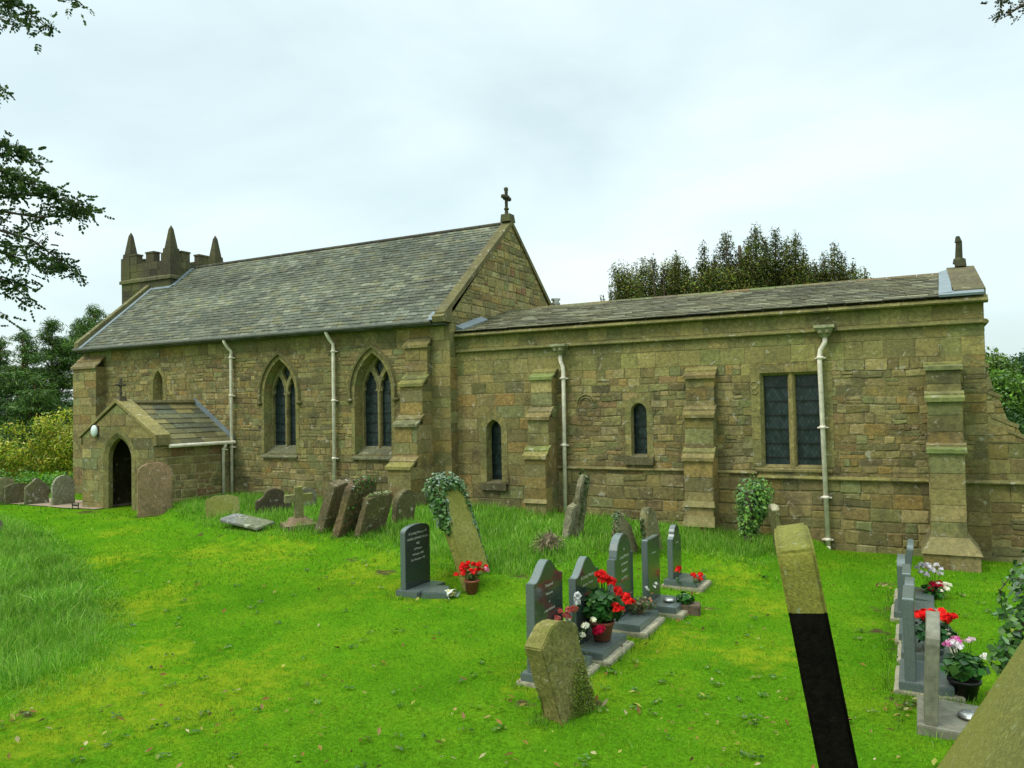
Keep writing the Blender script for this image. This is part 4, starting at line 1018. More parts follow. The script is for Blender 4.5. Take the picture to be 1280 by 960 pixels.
for poly, dens, h0, h1, lean, wind, dk in ((ISLAND,2200,0.05,0.22,0.5,0.05,1.0),(LEFTG,3300,0.07,0.26,0.7,0.25,1.1)):
    pa = np.array(poly); lo, hi = pa.min(0), pa.max(0)
    lo = np.maximum(lo, [-26, 2]); hi = np.minimum(hi, [3, 15])
    n = int(dens*(hi[0]-lo[0])*(hi[1]-lo[1])); Pm = rng.uniform(lo-0.3, hi+0.3, (n, 2)); sd_ = sdist(Pm, poly)+0.22*wob(Pm[:,0]*4.1, Pm[:,1]*3.7)+rng.normal(0,0.10,n); Pm = Pm[(sd_ > 0) & ok(Pm)]
    dist = np.hypot(Pm[:,0], Pm[:,1]); keep = rng.uniform(0,1,len(Pm)) < np.clip(9.0/dist, 0.25, 1.0)*(0.6+0.4*np.clip(wob(Pm[:,0]*2.3,Pm[:,1]*2.9)+0.5,0,1)); Pm = Pm[keep]
    dist = dist[keep]; edge = np.clip(polydist(Pm, poly)/0.6, 0.25, 1.0)
    hs = (0.65+0.6*np.clip(wob(Pm[:,0]*1.9+3, Pm[:,1]*2.3)+0.5, 0, 1))*edge
    for near in (True, False):
        m = (dist < 11) if near else (dist >= 11); Q = Pm[m]
        if not len(Q): continue
        # scale heights by splitting in three bands
        hq = hs[m]
        for b0, b1 in ((0,0.6),(0.6,0.9),(0.9,2)):
            s_ = (hq >= b0) & (hq < b1); 
            if s_.sum(): k = 0.5*(b0+min(b1,1.25)); gl_ += grass_blades(Q[s_], h0*k, h1*k, 0.0026 if near else 0.005, lean, LONG, dk, True, wind)
tag(np_mesh('long_grass', gl_, M['grass']), 'unmown longer grass around the old graves and along the left edge', 'grass', kind='stuff')

# fallen leaves
n = 330; Pf = np.concatenate([sample_view(380, 5.2, 7.6), sample_view(420, 7.6, 13)]); Pf = Pf[ok(Pf)]; Pf = Pf[~inpoly(Pf, ISLAND)]; Pf = Pf[~inpoly(Pf, LEFTG)]
ex = np.array([[G(x, y).x, G(x, y).y] for x, y in [(720,885),(735,870),(745,880),(690,895),(1120,805),(1128,870),(1135,885),(1125,892),(1112,765),(1105,735),(1110,712),(1200,900),(1225,895),(870,745),(885,765),(780,810),(30,905),(20,900),(640,880)] for _ in range(6)])
Pf = np.concatenate([Pf, ex+rng.normal(0, 0.07, ex.shape)])
n = len(Pf); a = rng.uniform(0, 2*np.pi, n); s = rng.uniform(0.008, 0.034, n)[:,None]
d1 = np.column_stack([np.cos(a), np.sin(a), rng.normal(0,0.25,n)]); d2 = np.column_stack([-np.sin(a), np.cos(a), rng.normal(0,0.25,n)])
b = np.column_stack([Pf, hnp(Pf[:,0], Pf[:,1])+rng.uniform(0.022,0.045,n)]); up_ = np.array([0,0,1.0])
LP = np.array([(0.28,0.16,0.05),(0.20,0.11,0.04),(0.36,0.24,0.10),(0.08,0.045,0.02),(0.45,0.38,0.2),(0.28,0.13,0.045),(0.36,0.34,0.08),(0.30,0.22,0.06)])
c = LP[rng.integers(0, len(LP), n)]*rng.uniform(0.6,1.1,(n,1))
tag(np_mesh('fallen_leaves', [(np.stack([b-d1*s*1.3, b-d2*s*0.6+up_*s*0.3, b+d1*s*1.3+up_*s*0.5], 1), c), (np.stack([b-d1*s*1.3, b+d1*s*1.3+up_*s*0.5, b+d2*s*0.6+up_*s*0.5], 1), c*0.9)], M['petal']), 'dry brown leaves scattered over the mown grass', 'fallen leaves', kind='stuff')

# ------------------------------------------------------------------ gravestones
def outline(kind, w, h, zb=-0.2):
    a = w/2
    if kind == 'round':
        n = 12; zc = h-a; pts = [(-a,zb),(a,zb)]+[(a*math.cos(math.pi*i/n), zc+a*math.sin(math.pi*i/n)) for i in range(n+1)]
    elif kind == 'seg':      # shallow arch
        r = 0.28*a; n = 10; pts = [(-a,zb),(a,zb)]+[(a*math.cos(math.pi*i/n), h-r+r*math.sin(math.pi*i/n)) for i in range(n+1)]
    elif kind == 'seghigh':
        r = 0.6*a; n = 12; pts = [(-a,zb),(a,zb)]+[(a*math.cos(math.pi*i/n), h-r+r*math.sin(math.pi*i/n)) for i in range(n+1)]
    elif kind == 'ogee':     # humped modern top
        pts = [(-a,zb),(a,zb)]; n = 14
        for i in range(n+1):
            t = 1-2*i/n; pts.append((a*t, h-0.30*a*2*(0.5-0.5*math.cos(math.pi*min(1, abs(t)*1.08)))*0.9))
    elif kind == 'shround':  # round top on shoulders
        s = 0.78*a; n = 10; zs = h-s*1.05
        pts = [(-a,zb),(a,zb),(a,zs),(s,zs),]+[(s*math.cos(math.pi*i/n), zs+0.02+(h-zs-0.02)*math.sin(math.pi*i/n)) for i in range(n+1)]+[(-s,zs),(-a,zs)]
    elif kind == 'shsmall':
        s = 0.62*a; n = 10; zs = h-s*1.1
        pts = [(-a,zb),(a,zb),(a,zs-0.03),(s+0.02,zs)]+[(s*math.cos(math.pi*i/n), zs+0.03+(h-zs-0.03)*math.sin(math.pi*i/n)) for i in range(n+1)]+[(-s-0.02,zs),(-a,zs-0.03)]
    elif kind == 'peak':
        pts = [(-a,zb),(a,zb),(a,h-0.42*a),(0.55*a,h-0.12*a),(0.12*a,h),(-0.12*a,h),(-0.55*a,h-0.12*a),(-a,h-0.42*a)]
    elif kind == 'gothic':
        pts = [(-a,zb),(a,zb),(a,h-0.75*a),(0.8*a,h-0.62*a),(0.45*a,h-0.36*a),(0.12*a,h-0.02),(0,h),(-0.12*a,h-0.02),(-0.45*a,h-0.36*a),(-0.8*a,h-0.62*a),(-a,h-0.75*a)]
    elif kind == 'cut':      # chamfered shoulders
        pts = [(-a,zb),(a,zb),(a,h-0.2*a),(0.45*a,h),(-0.45*a,h),(-a,h-0.2*a)]
    elif kind == 'flat':
        pts = [(-a,zb),(a,zb),(a,h-0.01),(0.9*a,h),(-0.9*a,h),(-a,h-0.01)]
    elif kind == 'ragged':
        pts = [(-a,zb),(a,zb),(a,h-0.05),(0.6*a,h-0.01),(0.2*a,h-0.03),(-0.1*a,h),(-0.5*a,h-0.025),(-a,h-0.06)]
    elif kind == 'slant':
        pts = [(-a,zb),(a,zb),(a*1.0,h-0.10),(0.45*a,h-0.02),(-0.1*a,h),(-0.65*a,h-0.05),(-a*1.05,h-0.19)]
    elif kind == 'boulder':
        pts = [(-0.12,zb),(0.27,zb),(0.25,0.2),(0.18,h-0.10),(0.11,h-0.05),(-0.02,h),(-0.13,h-0.03),(-0.28,h-0.18)]
    elif kind == 'shouldered':
        s = 0.6*a; n = 8; zs = h-0.5*a
        pts = [(-a,zb),(a,zb),(a,zs-0.06),(a*0.85,zs-0.04),(s,zs+0.02)]+[(s*math.cos(math.pi*i/n), zs+0.02+(h-zs-0.02)*math.sin(math.pi*i/n)) for i in range(1,n)]+[(-s,zs+0.02),(-a*0.85,zs-0.04),(-a,zs-0.06)]
    return pts
def slab(name, out, th, mats, parent=None, bevel=0.006, amp=0.0, col=(0.2,0.18,0.1), colf=None, fine=0.07, taper=0.0, seed=0, cutz=None, smooth=False):
    bm = bmesh.new(); n = len(out)
    f_ = [bm.verts.new((th/2, y, z)) for y, z in out]; b_ = [bm.verts.new((-th/2, y, z)) for y, z in out]
    bm.faces.new(f_); bm.faces.new(b_[::-1])
    for i in range(n): bm.faces.new((f_[(i+1)%n], f_[i], b_[i], b_[(i+1)%n]))
    bmesh.ops.recalc_face_normals(bm, faces=bm.faces)
    if bevel: bmesh.ops.bevel(bm, geom=[e for e in bm.edges if e.calc_face_angle(0) > 0.5], offset=bevel, segments=2, affect='EDGES', clamp_overlap=True)
    if amp:
        bmesh.ops.triangulate(bm, faces=bm.faces)
        for _ in range(5):
            es = [e for e in bm.edges if e.calc_length() > fine]
            if not es: break
            bmesh.ops.subdivide_edges(bm, edges=es, cuts=1); bmesh.ops.triangulate(bm, faces=[f for f in bm.faces if len(f.verts) > 3])
        bm.normal_update(); off = Vector((seed*7.3, seed*1.7, seed*3.1))
        for v in bm.verts:
            k = mnoise.noise(v.co*1.9+off)*(1.3 if amp > 0.03 else 0.3)+mnoise.noise(v.co*3.5+off)*1.1+mnoise.noise(v.co*11+off)*0.6+mnoise.noise(v.co*30+off)*0.25
            v.co += v.normal*k*amp
    if cutz is not None:
        g_ = list(bm.verts)+list(bm.edges)+list(bm.faces); bmesh.ops.bisect_plane(bm, geom=g_, plane_co=(0,0,cutz), plane_no=(0.10,0.02,1))
    if smooth:
        for f in bm.faces: f.smooth = True
    me = bpy.data.meshes.new(name); bm.normal_update()
    if len(mats) > 1:
        for f in bm.faces: f.material_index = 0 if abs(f.normal.x) > 0.9 else 1
    bm.to_mesh(me); bm.free()
    for m_ in mats: me.materials.append(m_)
    at = me.attributes.new('tint', 'FLOAT_COLOR', 'FACE'); arr = np.ones((len(me.polygons), 4), np.float32); arr[:,:3] = col
    if colf:
        for p in me.polygons: arr[p.index,:3] = colf(p.center, p.normal)
    at.data.foreach_set('color', arr.ravel())
    o = bpy.data.objects.new(name, me); COL.objects.link(o)
    if parent: o.parent = parent
    return o
def depth(p): return (Vector(p)-CP).dot(CW)
def bxo(name, x0, x1, y0, y1, z0, z1, mat, parent, bev=0.006, amp=0, col=(0.3,0.28,0.2)):
    out = [(y0,z0),(y1,z0),(y1,z1),(y0,z1)]; o = slab(name, out, x1-x0, [mat], parent, bev, amp, col); o.location = ((x0+x1)/2, 0, 0); return o
FONT = None
def text_obj(name, lines, parent, x, z0, size, lead, mat):
    for i, ln in enumerate(lines):
        txt, sc = ln if isinstance(ln, tuple) else (ln, 1.0)
        cu = bpy.data.curves.new('t', 'FONT'); cu.body = txt; cu.size = size*sc; cu.align_x = 'CENTER'; cu.resolution_u = 2
        ob = bpy.data.objects.new('t', cu); COL.objects.link(ob); bpy.context.view_layer.update()
        me = bpy.data.meshes.new_from_object(ob.evaluated_get(bpy.context.evaluated_depsgraph_get()))
        V = [(x, v.co.x, z0-lead*i+v.co.y) for v in me.vertices]; Fs = [list(p.vertices) for p in me.polygons]
        COL.objects.unlink(ob); bpy.data.objects.remove(ob); bpy.data.curves.remove(cu); bpy.data.meshes.remove(me)
        me = bpy.data.meshes.new(name); me.from_pydata(V, [], Fs); me.materials.append(mat)
        o = bpy.data.objects.new(name, me); COL.objects.link(o); o.parent = parent
# ivy / foliage helper in local space
IVY = [(0.035,0.085,0.020),(0.05,0.13,0.025),(0.022,0.055,0.014),(0.075,0.15,0.035),(0.11,0.18,0.06)]
DEADIVY = [(0.16,0.12,0.06),(0.10,0.075,0.04),(0.22,0.18,0.10),(0.06,0.09,0.03)]
def leaf_cloud(cent, nrm, size, pal, spread=0.5, asp=0.8, jit=0.25):
    cent = np.asarray(cent, float); n = len(cent); nrm = np.asarray(nrm, float)+rng.normal(0, spread, (n,3)); nrm /= np.linalg.norm(nrm, axis=1)[:,None]+1e-9
    r = rng.normal(0, 1, (n,3)); t = np.cross(nrm, r); t /= np.linalg.norm(t, axis=1)[:,None]+1e-9; b = np.cross(nrm, t)
    s = (size*rng.uniform(1-jit*1.5, 1+jit*1.5, n))[:,None]
    pal = np.array(pal); c = pal[rng.integers(0, len(pal), n)]*rng.uniform(0.75, 1.3, (n,1))
    V = np.stack([cent-t*s, cent-t*s*0.2+b*s*asp, cent+t*s, cent-t*s*0.2-b*s*asp], 1)
    return (V, c)
def path_cloud(pts, r, n, out=None, rx=None):
    """points scattered round a polyline"""
    pts = np.asarray(pts, float); seg = np.linalg.norm(np.diff(pts, axis=0), axis=1); cum = np.concatenate([[0], np.cumsum(seg)])
    u = rng.uniform(0, cum[-1], n); i = np.clip(np.searchsorted(cum, u)-1, 0, len(seg)-1); f = ((u-cum[i])/seg[i])[:,None]
    base = pts[i]*(1-f)+pts[i+1]*f; rr_ = np.asarray(r, float)
    if rr_.ndim: rr_ = (rr_[i]*(1-f[:,0])+rr_[i+1]*f[:,0])
    d = rng.normal(0, 1, (n,3)); d /= np.linalg.norm(d, axis=1)[:,None]
    return base+d*(rr_*rng.uniform(0.5,1.05,n))[:,None], d

GR = 'old weathered gravestones in the churchyard'
BASES = []
def old(px, py, kind, w, hpx, th, label, tilt=0, side=0, rz=0, mat='old', col=(0.17,0.155,0.09), amp=0.010, bev=0.015, sink=0, seed=0, colf=None, group=GR, h=None, taper=0):
    p = G(px, py); h_ = h or hpx*depth(p)/F; BASES.append((p, w, th, rz))
    o = slab('gravestone', outline(kind, w, h_), th, [M[mat]], None, bev, amp, col, colf, seed=seed)
    place(o, p, rz, tilt, side, sink); tag(o, label, 'gravestone', group); return o, h_, p
OL_ = (0.19,0.18,0.085); DKS = (0.085,0.065,0.045); PALE = (0.25,0.24,0.16)
old(2,  630, 'seg', 0.62, 33, 0.10, 'pale olive gravestone cut by the left edge of the photo beside the path', col=(0.24,0.24,0.12), seed=1)
old(22, 629, 'cut', 0.66, 25, 0.10, 'low dark gravestone with chamfered shoulders on the far side of the path', col=(0.11,0.10,0.06), seed=2)
old(46, 630, 'gothic', 0.62, 33, 0.10, 'grey gravestone with pointed top between the low dark one and the tall rounded one', col=(0.15,0.14,0.09), seed=3)
old(79, 631, 'round', 0.60, 37, 0.11, 'pale green round-topped gravestone nearest the left corner of the church', col=(0.23,0.25,0.17), seed=4)
old(194, 645, 'seghigh', 0.72, 67, 0.11, 'large reddish round-topped gravestone standing before the porch side wall', rz=rad(-30), col=(0.36,0.22,0.13), mat='redstone', seed=5)
old(279, 646, 'cut', 0.66, 27, 0.12, 'small yellow-green gravestone leaning back near the porch drainpipe', tilt=-0.35, mat='moss', rz=rad(-35), col=(0.26,0.26,0.10), seed=6)
old(342, 641, 'shouldered', 0.75, 31, 0.11, 'dark gravestone with shaped shoulders beneath the left pointed window', tilt=0.1, rz=rad(-30), col=DKS, seed=7)
old(384, 634, 'round', 0.42, 25, 0.10, 'small pale rounded gravestone behind the stone cross', rz=rad(-30), col=PALE, seed=8)
old(412, 662, 'ragged', 0.62, 66, 0.20, 'tall thick dark slab gravestone leaning right, leftmost of the leaning group', tilt=0.36, col=(0.13,0.11,0.06), seed=9)
o_, h_, p_ = old(436, 667, 'seghigh', 0.74, 74, 0.16, 'tall gravestone overgrown with small ivy in the leaning group by the drainpipe', tilt=0.34, side=0.0, col=(0.16,0.11,0.06), seed=10)
c1 = np.column_stack([rng.uniform(0.06,0.10,520), rng.uniform(-0.36,0.33,520), 1-rng.uniform(0,1,520)**1.5*0.95]); c1[:,2] *= h_
keep = (rng.uniform(0,1,520) < 0.35+0.65*(c1[:,2]/h_)); c1 = c1[keep]
np_mesh('ivy', [leaf_cloud(c1, np.tile([1,0,0.4],(len(c1),1)), 0.022, IVY+DEADIVY[:2], 0.4), leaf_cloud(path_cloud([(0,-0.3,h_-.2),(0,-0.15,h_-.03),(0,0.15,h_-.03),(0,0.3,h_-.2)],0.07,260)[0], np.tile([0,0,1],(260,1)), 0.024, IVY+[(0.13,0.16,0.05)], 0.6)], M['ivy'], o_)
o_, h_, p_ = old(462, 667, 'ragged', 0.72, 54, 0.13, 'shorter flat-topped mossy gravestone leaning right of the ivy-grown slab', tilt=0.32, col=(0.14,0.10,0.065), seed=11)
np_mesh('moss', [leaf_cloud(path_cloud([(0,-0.28,h_-.03),(0,0.28,h_-.03)],0.05,260)[0], np.tile([0.3,0,1],(260,1)), 0.022, [(0.16,0.19,0.05),(0.10,0.13,0.03),(0.2,0.2,0.09)], 0.5)], M['ivy'], o_)
old(503, 655, 'round', 0.60, 44, 0.13, 'dark round-topped gravestone just left of the stepped nave buttress', tilt=0.12, col=(0.12,0.10,0.06), seed=12)
# ledger slab
p = G(308, 660); o = slab('ledger_slab', [(-0.22,-0.55),(0.22,-0.55),(0.22,0.48),(0.15,0.55),(-0.15,0.55),(-0.22,0.48)], 0.05, [M['old']], None, 0.012, 0.005, (0.19,0.21,0.20))
place(o, p+Vector((0,0,0.10)), rad(-25), 1.44, 0); o.matrix_world = Matrix.Translation(p+Vector((0.0,0,0.125))) @ Matrix.Rotation(rad(10),4,'X') @ Matrix.Rotation(rad(5),4,'Y') @ Matrix.Rotation(rad(-4),4,'Z') @ Matrix.Rotation(rad(-90),4,'Y')
tag(o, 'flat grey fallen slab half sunk in the long grass', 'grave slab')
# stone cross
p = G(374, 660); d_ = depth(p); e0 = empty('grave_cross', p); e0.rotation_euler = (0.03, 0.05, rad(-35)); tag(e0, 'small mossy stone cross on a stepped base in the long grass', 'cross')
mb = MB()
def cr_box(mb, x, y0, y1, z0, z1, c): mb.box(-x, x, y0, y1, z0, z1, c)
cc_ = (0.23,0.21,0.12)
mb.box(-0.26,0.26,-0.30,0.30,-0.1,0.10,(0.2,0.15,0.1)); mb.hexa([(-.2,-.22,.1),(.2,-.22,.1),(.2,.22,.1),(-.2,.22,.1)],[(-.12,-.15,.2),(.12,-.15,.2),(.12,.15,.2),(-.12,.15,.2)],(0.24,0.16,0.11)); mb.build('base', M['old'], e0)
mb = MB(); mb.hexa([(-.07,-.085,.2),(.07,-.085,.2),(.07,.085,.2),(-.07,.085,.2)],[(-.06,-.07,.78),(.06,-.07,.78),(.06,.07,.78),(-.06,.07,.78)],cc_)
mb.hexa([(-.062,-.25,.5),(.062,-.25,.5),(.062,.25,.5),(-.062,.25,.5)],[(-.062,-.25,.64),(.062,-.25,.64),(.062,.25,.64),(-.062,.25,.64)],cc_)
mb.build('cross_shaft', M['moss'], e0)

# modern granite headstones
MG = 'modern polished headstones with low bases'
def modern(px, py, hpx, w, th, kind, label, lines=None, red=None, base=(0.30,0.10), plinth=True, tilt=0.0, mats=('granite','granite_skylit'), group=MG, rz=0.0, bt=0.11, tz=0.20, ts=0.05, hh=None, extra=None, sink=0.0):
    p = G(px, py); BASES.append((p+Vector((base[0]*0.5-0.02, 0, 0)), w+0.22, th+base[0]+0.2, rz)); e = empty('headstone', p-Vector((0,0,sink))); e.rotation_euler = (0, tilt, rz); tag(e, label, 'headstone', group)
    h = hh or hpx*depth(p)/F
    s = slab('stone', outline(kind, w, h, bt), th, [M[mats[0]], M[mats[1]]], e, 0.005)
    if base: bxo('base', -th/2-0.05, th/2+base[0], -w/2-0.05, w/2+0.05, -0.15, bt, M[mats[1]], e, 0.008)
    if plinth: bxo('plinth', -th/2-0.09, th/2+base[0]+0.08, -w/2-0.07, w/2+0.06, -0.2, 0.035, M['concrete'], e, 0.01, 0.006)
    if lines: text_obj('inscription', lines, e, th/2+0.0025, h-tz, ts, ts*1.45, M['letters'])
    if red: text_obj('inscription', red[0], e, th/2+0.0025, red[1], ts, ts*1.45, M['redletters'])
    return e, h, p
T0 = [('In Loving Memory Of',1.0),('LOUISA LEONARD POLLEN',0.82),('NEE',0.9),('of Weston',0.85),('4th August 1898',0.8),('21st November 1983',0.8)]
lou, lh, lp = modern(520, 737, 82, 0.60, 0.085, 'seg', 'dark slate-green headstone standing alone with pale lettering, left of the ivy-clad stone', T0, base=(0.22,0.1), plinth=False, bt=0.06, tz=0.13, ts=0.050)
modern(683, 842, 142, 0.66, 0.095, 'ogee', 'nearest granite headstone with humped top behind the mossy boundary-like stone', [('Treasured',0.8),('Memories',0.7),('of',0.6),('a dear Husband',0.7)], ([('and Father',0.9),('At Rest',0.9)],0.48), tz=0.26, ts=0.055)
modern(732, 812, 116, 0.66, 0.085, 'ogee', 'second granite headstone of the row, behind the big red geranium', [('In Loving Memory',0.95),('of a dear Mother',0.8)], ([('Reunited',0.9)],0.60), tz=0.22, ts=0.055)
modern(777, 780, 113, 0.64, 0.10, 'shround', 'granite headstone with rounded head on square shoulders, third of the row', [('In',0.9),('Loving Memory',0.85),('of a beloved',0.8),('Husband',0.9),('and Father',0.8)], ([('Rest in Peace',0.8)],0.52), tz=0.20, ts=0.058)
modern(815, 760, 88, 0.50, 0.08, 'flat', 'narrow square-topped granite headstone with a silver vase lid on its base', [('In Memory',0.8)], base=(0.36,0.1), tz=0.2, ts=0.045)
modern(844, 730, 74, 0.44, 0.08, 'shsmall', 'farthest granite headstone of the row with a small rounded head', [('In Memory',0.8)], base=(0.34,0.1), tz=0.26, ts=0.04)
# vase lid
def lid(p, label, r=0.07):
    mb = MB(); mb.lathe((0,0,0), [(0,0.03),(r*0.8,0.028),(r,0.015),(r*1.02,0.0),(0,0.0)], 20)
    for k in range(9): a = k*2*math.pi/9; mb.lathe((r*0.55*math.cos(a), r*0.55*math.sin(a), 0.029), [(0.009,0),(0.009,0.001),(0,0.0015)], 8)
    o = mb.build('vase_lid', M['flue'], None, True); o.location = p; tag(o, label, 'vase lid', 'silver vase lids on headstone bases'); return o
q = G(815, 760); lid(q+Vector((0.24,-0.05,0.131)), 'round silver flower-holder lid on the base of the narrow headstone')
# right-hand edge-on row
RW = 'headstones of the right row seen edge-on'
GC = ('granite_skylit','granite_skylit')
modern(1131, 748, 74, 0.60, 0.075, 'seg', 'farthest headstone of the right row, tilted to the right', tilt=0.12, group=RW)
modern(1129, 768, 74, 0.60, 0.09, 'seg', 'upright headstone second farthest in the right row', group=RW)
modern(1136, 795, 84, 0.60, 0.085, 'flat', 'middle headstone of the right row, half hidden by nearer ones', group=RW)
modern(1140, 818, 94, 0.60, 0.09, 'seg', 'headstone just behind the tallest grey one in the right row', group=RW)
modern(1139, 853, 113, 0.62, 0.095, 'flat', 'tall flat-topped grey headstone in the right row with a red bouquet behind', group=RW)
r6, h6, p6 = modern(1163, 900, 134, 0.62, 0.10, 'seghigh', 'nearest olive-brown rounded headstone of the right row with oval vase lid', tilt=0.05, mats=('greystone','greystone'), group=RW, base=(0.40,0.1), bt=0.07, plinth=False)
lid(p6+Vector((0.30,0.02,0.071)), 'oval silver flower-holder lid on the base of the olive-brown headstone', 0.10)

# mossy stone with ivy, leaning left
o_, hi_, pi_ = old(594, 718, 'seg', 0.66, 118, 0.13, 'tall yellow-green gravestone leaning left with ivy over its top', tilt=-0.36, mat='moss', col=(0.30,0.28,0.07), amp=0.006, seed=14)
hI = hi_; a_ = 0.33
ed = [(0,-a_,0.55*hI),(0,-a_,0.8*hI),(0,-a_*0.8,hI-0.02),(0,-0.1,hI+0.03),(0,0.12,hI+0.02),(0,a_*0.85,hI-0.05),(0,a_,0.8*hI),(0,a_,0.4*hI),(0,a_,0.05*hI)]
P1, D1 = path_cloud(ed, [0.10,0.15,0.20,0.19,0.17,0.13,0.10,0.075,0.06], 3600)
m_ = ~((P1[:,0] > 0.0) & (np.abs(P1[:,1]) < a_*0.78) & (P1[:,2] < 0.78*hI))
np_mesh('ivy', [leaf_cloud(P1[m_], D1[m_]+np.array([0.3,-0.2,0.5]), 0.026, IVY, 0.35)], M['ivy'], o_)
# dead-ivy stump
p = G(686, 690); mb = MB(); ico(mb, (0,0,0.10), 0.17, (0.12,0.1,0.06), (0.85,1.0,1.1), 4, 0.3, 3); o = mb.build('stump', M['old']); o.location = p; tag(o, 'low rounded stump smothered in dry brown ivy stems', 'stump')
c_, d_ = path_cloud([(0,-0.1,0.1),(0,0.1,0.12)], 0.20, 900); k_ = c_[:,2] > -0.02
n = k_.sum(); cs = c_[k_]; ds = d_[k_]; dn = ds+np.array([0,0,-0.9])+rng.normal(0,0.4,(n,3)); dn /= np.linalg.norm(dn,axis=1)[:,None]
side_ = np.cross(dn, ds); side_ /= np.linalg.norm(side_,axis=1)[:,None]+1e-9; pal_ = np.array(DEADIVY+[(0.30,0.25,0.14)]); cc2 = pal_[rng.integers(0,5,n)]*rng.uniform(0.7,1.3,(n,1))
np_mesh('ivy_stems', [(np.stack([cs-side_*0.005, cs+side_*0.005, cs+dn*0.11+side_*0.004, cs+dn*0.11-side_*0.004],1), cc2)], M['ivy'], o)
# paired stones by the left chancel pipe
o_, h_, p_ = old(713, 672, 'ragged', 0.55, 46, 0.13, 'pale leaning gravestone at the foot of the left chancel drainpipe', tilt=0.22, col=PALE, seed=15)
o_, h_, p_ = old(720, 672, 'slant', 0.36, 80, 0.11, 'tall thin gravestone with ivy tuft on its tip by the left chancel drainpipe', tilt=0.16, col=(0.2,0.19,0.12), seed=16)
P1, D1 = path_cloud([(0.02,-0.1,h_*0.25),(0.02,0,h_*0.8),(0,0,h_)], [0.08,0.10,0.13], 420)
np_mesh('ivy', [leaf_cloud(P1, D1+np.array([0.3,-0.3,0.3]), 0.022, IVY+DEADIVY+[(0.13,0.15,0.05)], 0.4)], M['ivy'], o_)
o_, h_, p_ = old(786, 692, 'gothic', 0.62, 50, 0.12, 'gabled dark gravestone fringed with ivy behind the granite row', tilt=-0.28, col=(0.15,0.13,0.085), seed=17)
P1, D1 = path_cloud([(0.0,-0.31,h_*0.45),(0,-0.25,h_*0.7),(0,0,h_+0.02),(0,0.25,h_*0.7),(0,0.31,h_*0.1)], [0.06,0.08,0.07,0.05,0.04], 700)
np_mesh('ivy', [leaf_cloud(P1, D1+np.array([0.2,-0.2,0.4]), 0.018, IVY+DEADIVY[:2]+[(0.16,0.18,0.08)], 0.4)], M['ivy'], o_)
o_, h_, p_ = old(817, 690, 'round', 0.58, 56, 0.13, 'round-topped gravestone with mossy left edge behind the granite row', tilt=-0.14, col=(0.19,0.165,0.10), seed=18)
P1, D1 = path_cloud([(-0.02,-0.29,0.1),(-0.02,-0.28,h_*0.8)], [0.04,0.05], 200)
np_mesh('ivy', [leaf_cloud(P1, D1, 0.018, IVY, 0.4)], M['ivy'], o_)
# ivy mound by the chancel window
p = G(938, 676); o = slab('gravestone', outline('seg', 0.55, 0.95), 0.14, [M['old']], None, 0.015, 0.01, (0.06,0.05,0.035)); place(o, p, 0, 0.05, 0); tag(o, 'gravestone wholly hidden under a bushy mound of ivy below the square window', 'gravestone', GR)
P1, D1 = path_cloud([(0,-0.15,0.15),(0.0,-0.1,0.6),(0.02,0.0,0.85),(0.05,0.2,0.85),(0.1,0.28,0.4)], [0.16,0.30,0.34,0.30,0.12], 3600)
np_mesh('ivy', [leaf_cloud(P1, D1+np.array([0.1,-0.3,0.7]), 0.028, [(0.05,0.13,0.02),(0.10,0.22,0.03),(0.03,0.08,0.015),(0.17,0.30,0.05),(0.08,0.17,0.04)], 0.4)], M['ivy'], o)
old(976, 692, 'seg', 0.50, 62, 0.10, 'narrow gravestone seen edge-on with pale lichen cap, right of the ivy mound', tilt=-0.13, rz=rad(18), col=(0.12,0.12,0.05), seed=19, colf=lambda c, n: (0.42,0.40,0.28) if c.z > 0.74 else (0.13,0.13,0.05), mat='old')
# mossy rough stone in the foreground
BOULDER = old(706, 893, 'boulder', 0.50, 118, 0.22, 'rough mossy boulder-like gravestone leaning left in front of the granite row', tilt=-0.10, side=-0.05, rz=rad(-20), mat='rough', col=(0.25,0.22,0.10), amp=0.014, bev=0.010, seed=21)
Pm_ = np.column_stack([rng.uniform(0.115,0.140,3200), np.clip(rng.normal(0.13,0.07,3200),-0.1,0.25), np.abs(rng.normal(0.0,0.19,3200))])
np_mesh('moss', [leaf_cloud(Pm_, np.tile([1,0,0.4],(3200,1)), 0.006, [(0.14,0.20,0.015),(0.09,0.13,0.012),(0.2,0.25,0.03),(0.06,0.07,0.015)], 0.7)], M['ivy'], BOULDER[0])
# low stone on the left edge
old(-8, 668, 'round', 0.35, 20, 0.10, 'small pale rounded stone in the long grass at the left edge', col=(0.33,0.32,0.27), seed=22)
# near leaning stone, edge on
a0w, a1w = WD(1048, 975, 2.42), WD(985, 688, 2.42)
lean = math.atan2(a1w.x-a0w.x, a1w.z-a0w.z)
gz = H(-0.2, 2.5); t = (gz-a0w.z)/(a1w.z-a0w.z); bp = a0w+(a1w-a0w)*t; hl = (a1w-Vector((bp.x,bp.y,gz))).length
def ncol(c, n):
    if c.z > hl-0.235: return (0.27,0.255,0.075)
    return (0.012,0.011,0.008)
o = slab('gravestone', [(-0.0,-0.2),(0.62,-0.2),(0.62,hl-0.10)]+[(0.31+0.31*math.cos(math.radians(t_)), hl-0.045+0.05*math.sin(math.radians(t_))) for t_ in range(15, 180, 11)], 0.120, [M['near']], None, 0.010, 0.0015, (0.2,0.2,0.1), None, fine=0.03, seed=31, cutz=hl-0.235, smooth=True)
nt_ = None
o.matrix_world = Matrix.Translation(Vector((bp.x, bp.y, gz))) @ Matrix.Rotation(lean, 4, 'Y') @ Matrix.Rotation(rad(9.5), 4, 'Z')
tag(o, 'very near gravestone leaning left, seen edge-on, olive top above black weathered edge', 'gravestone', GR)
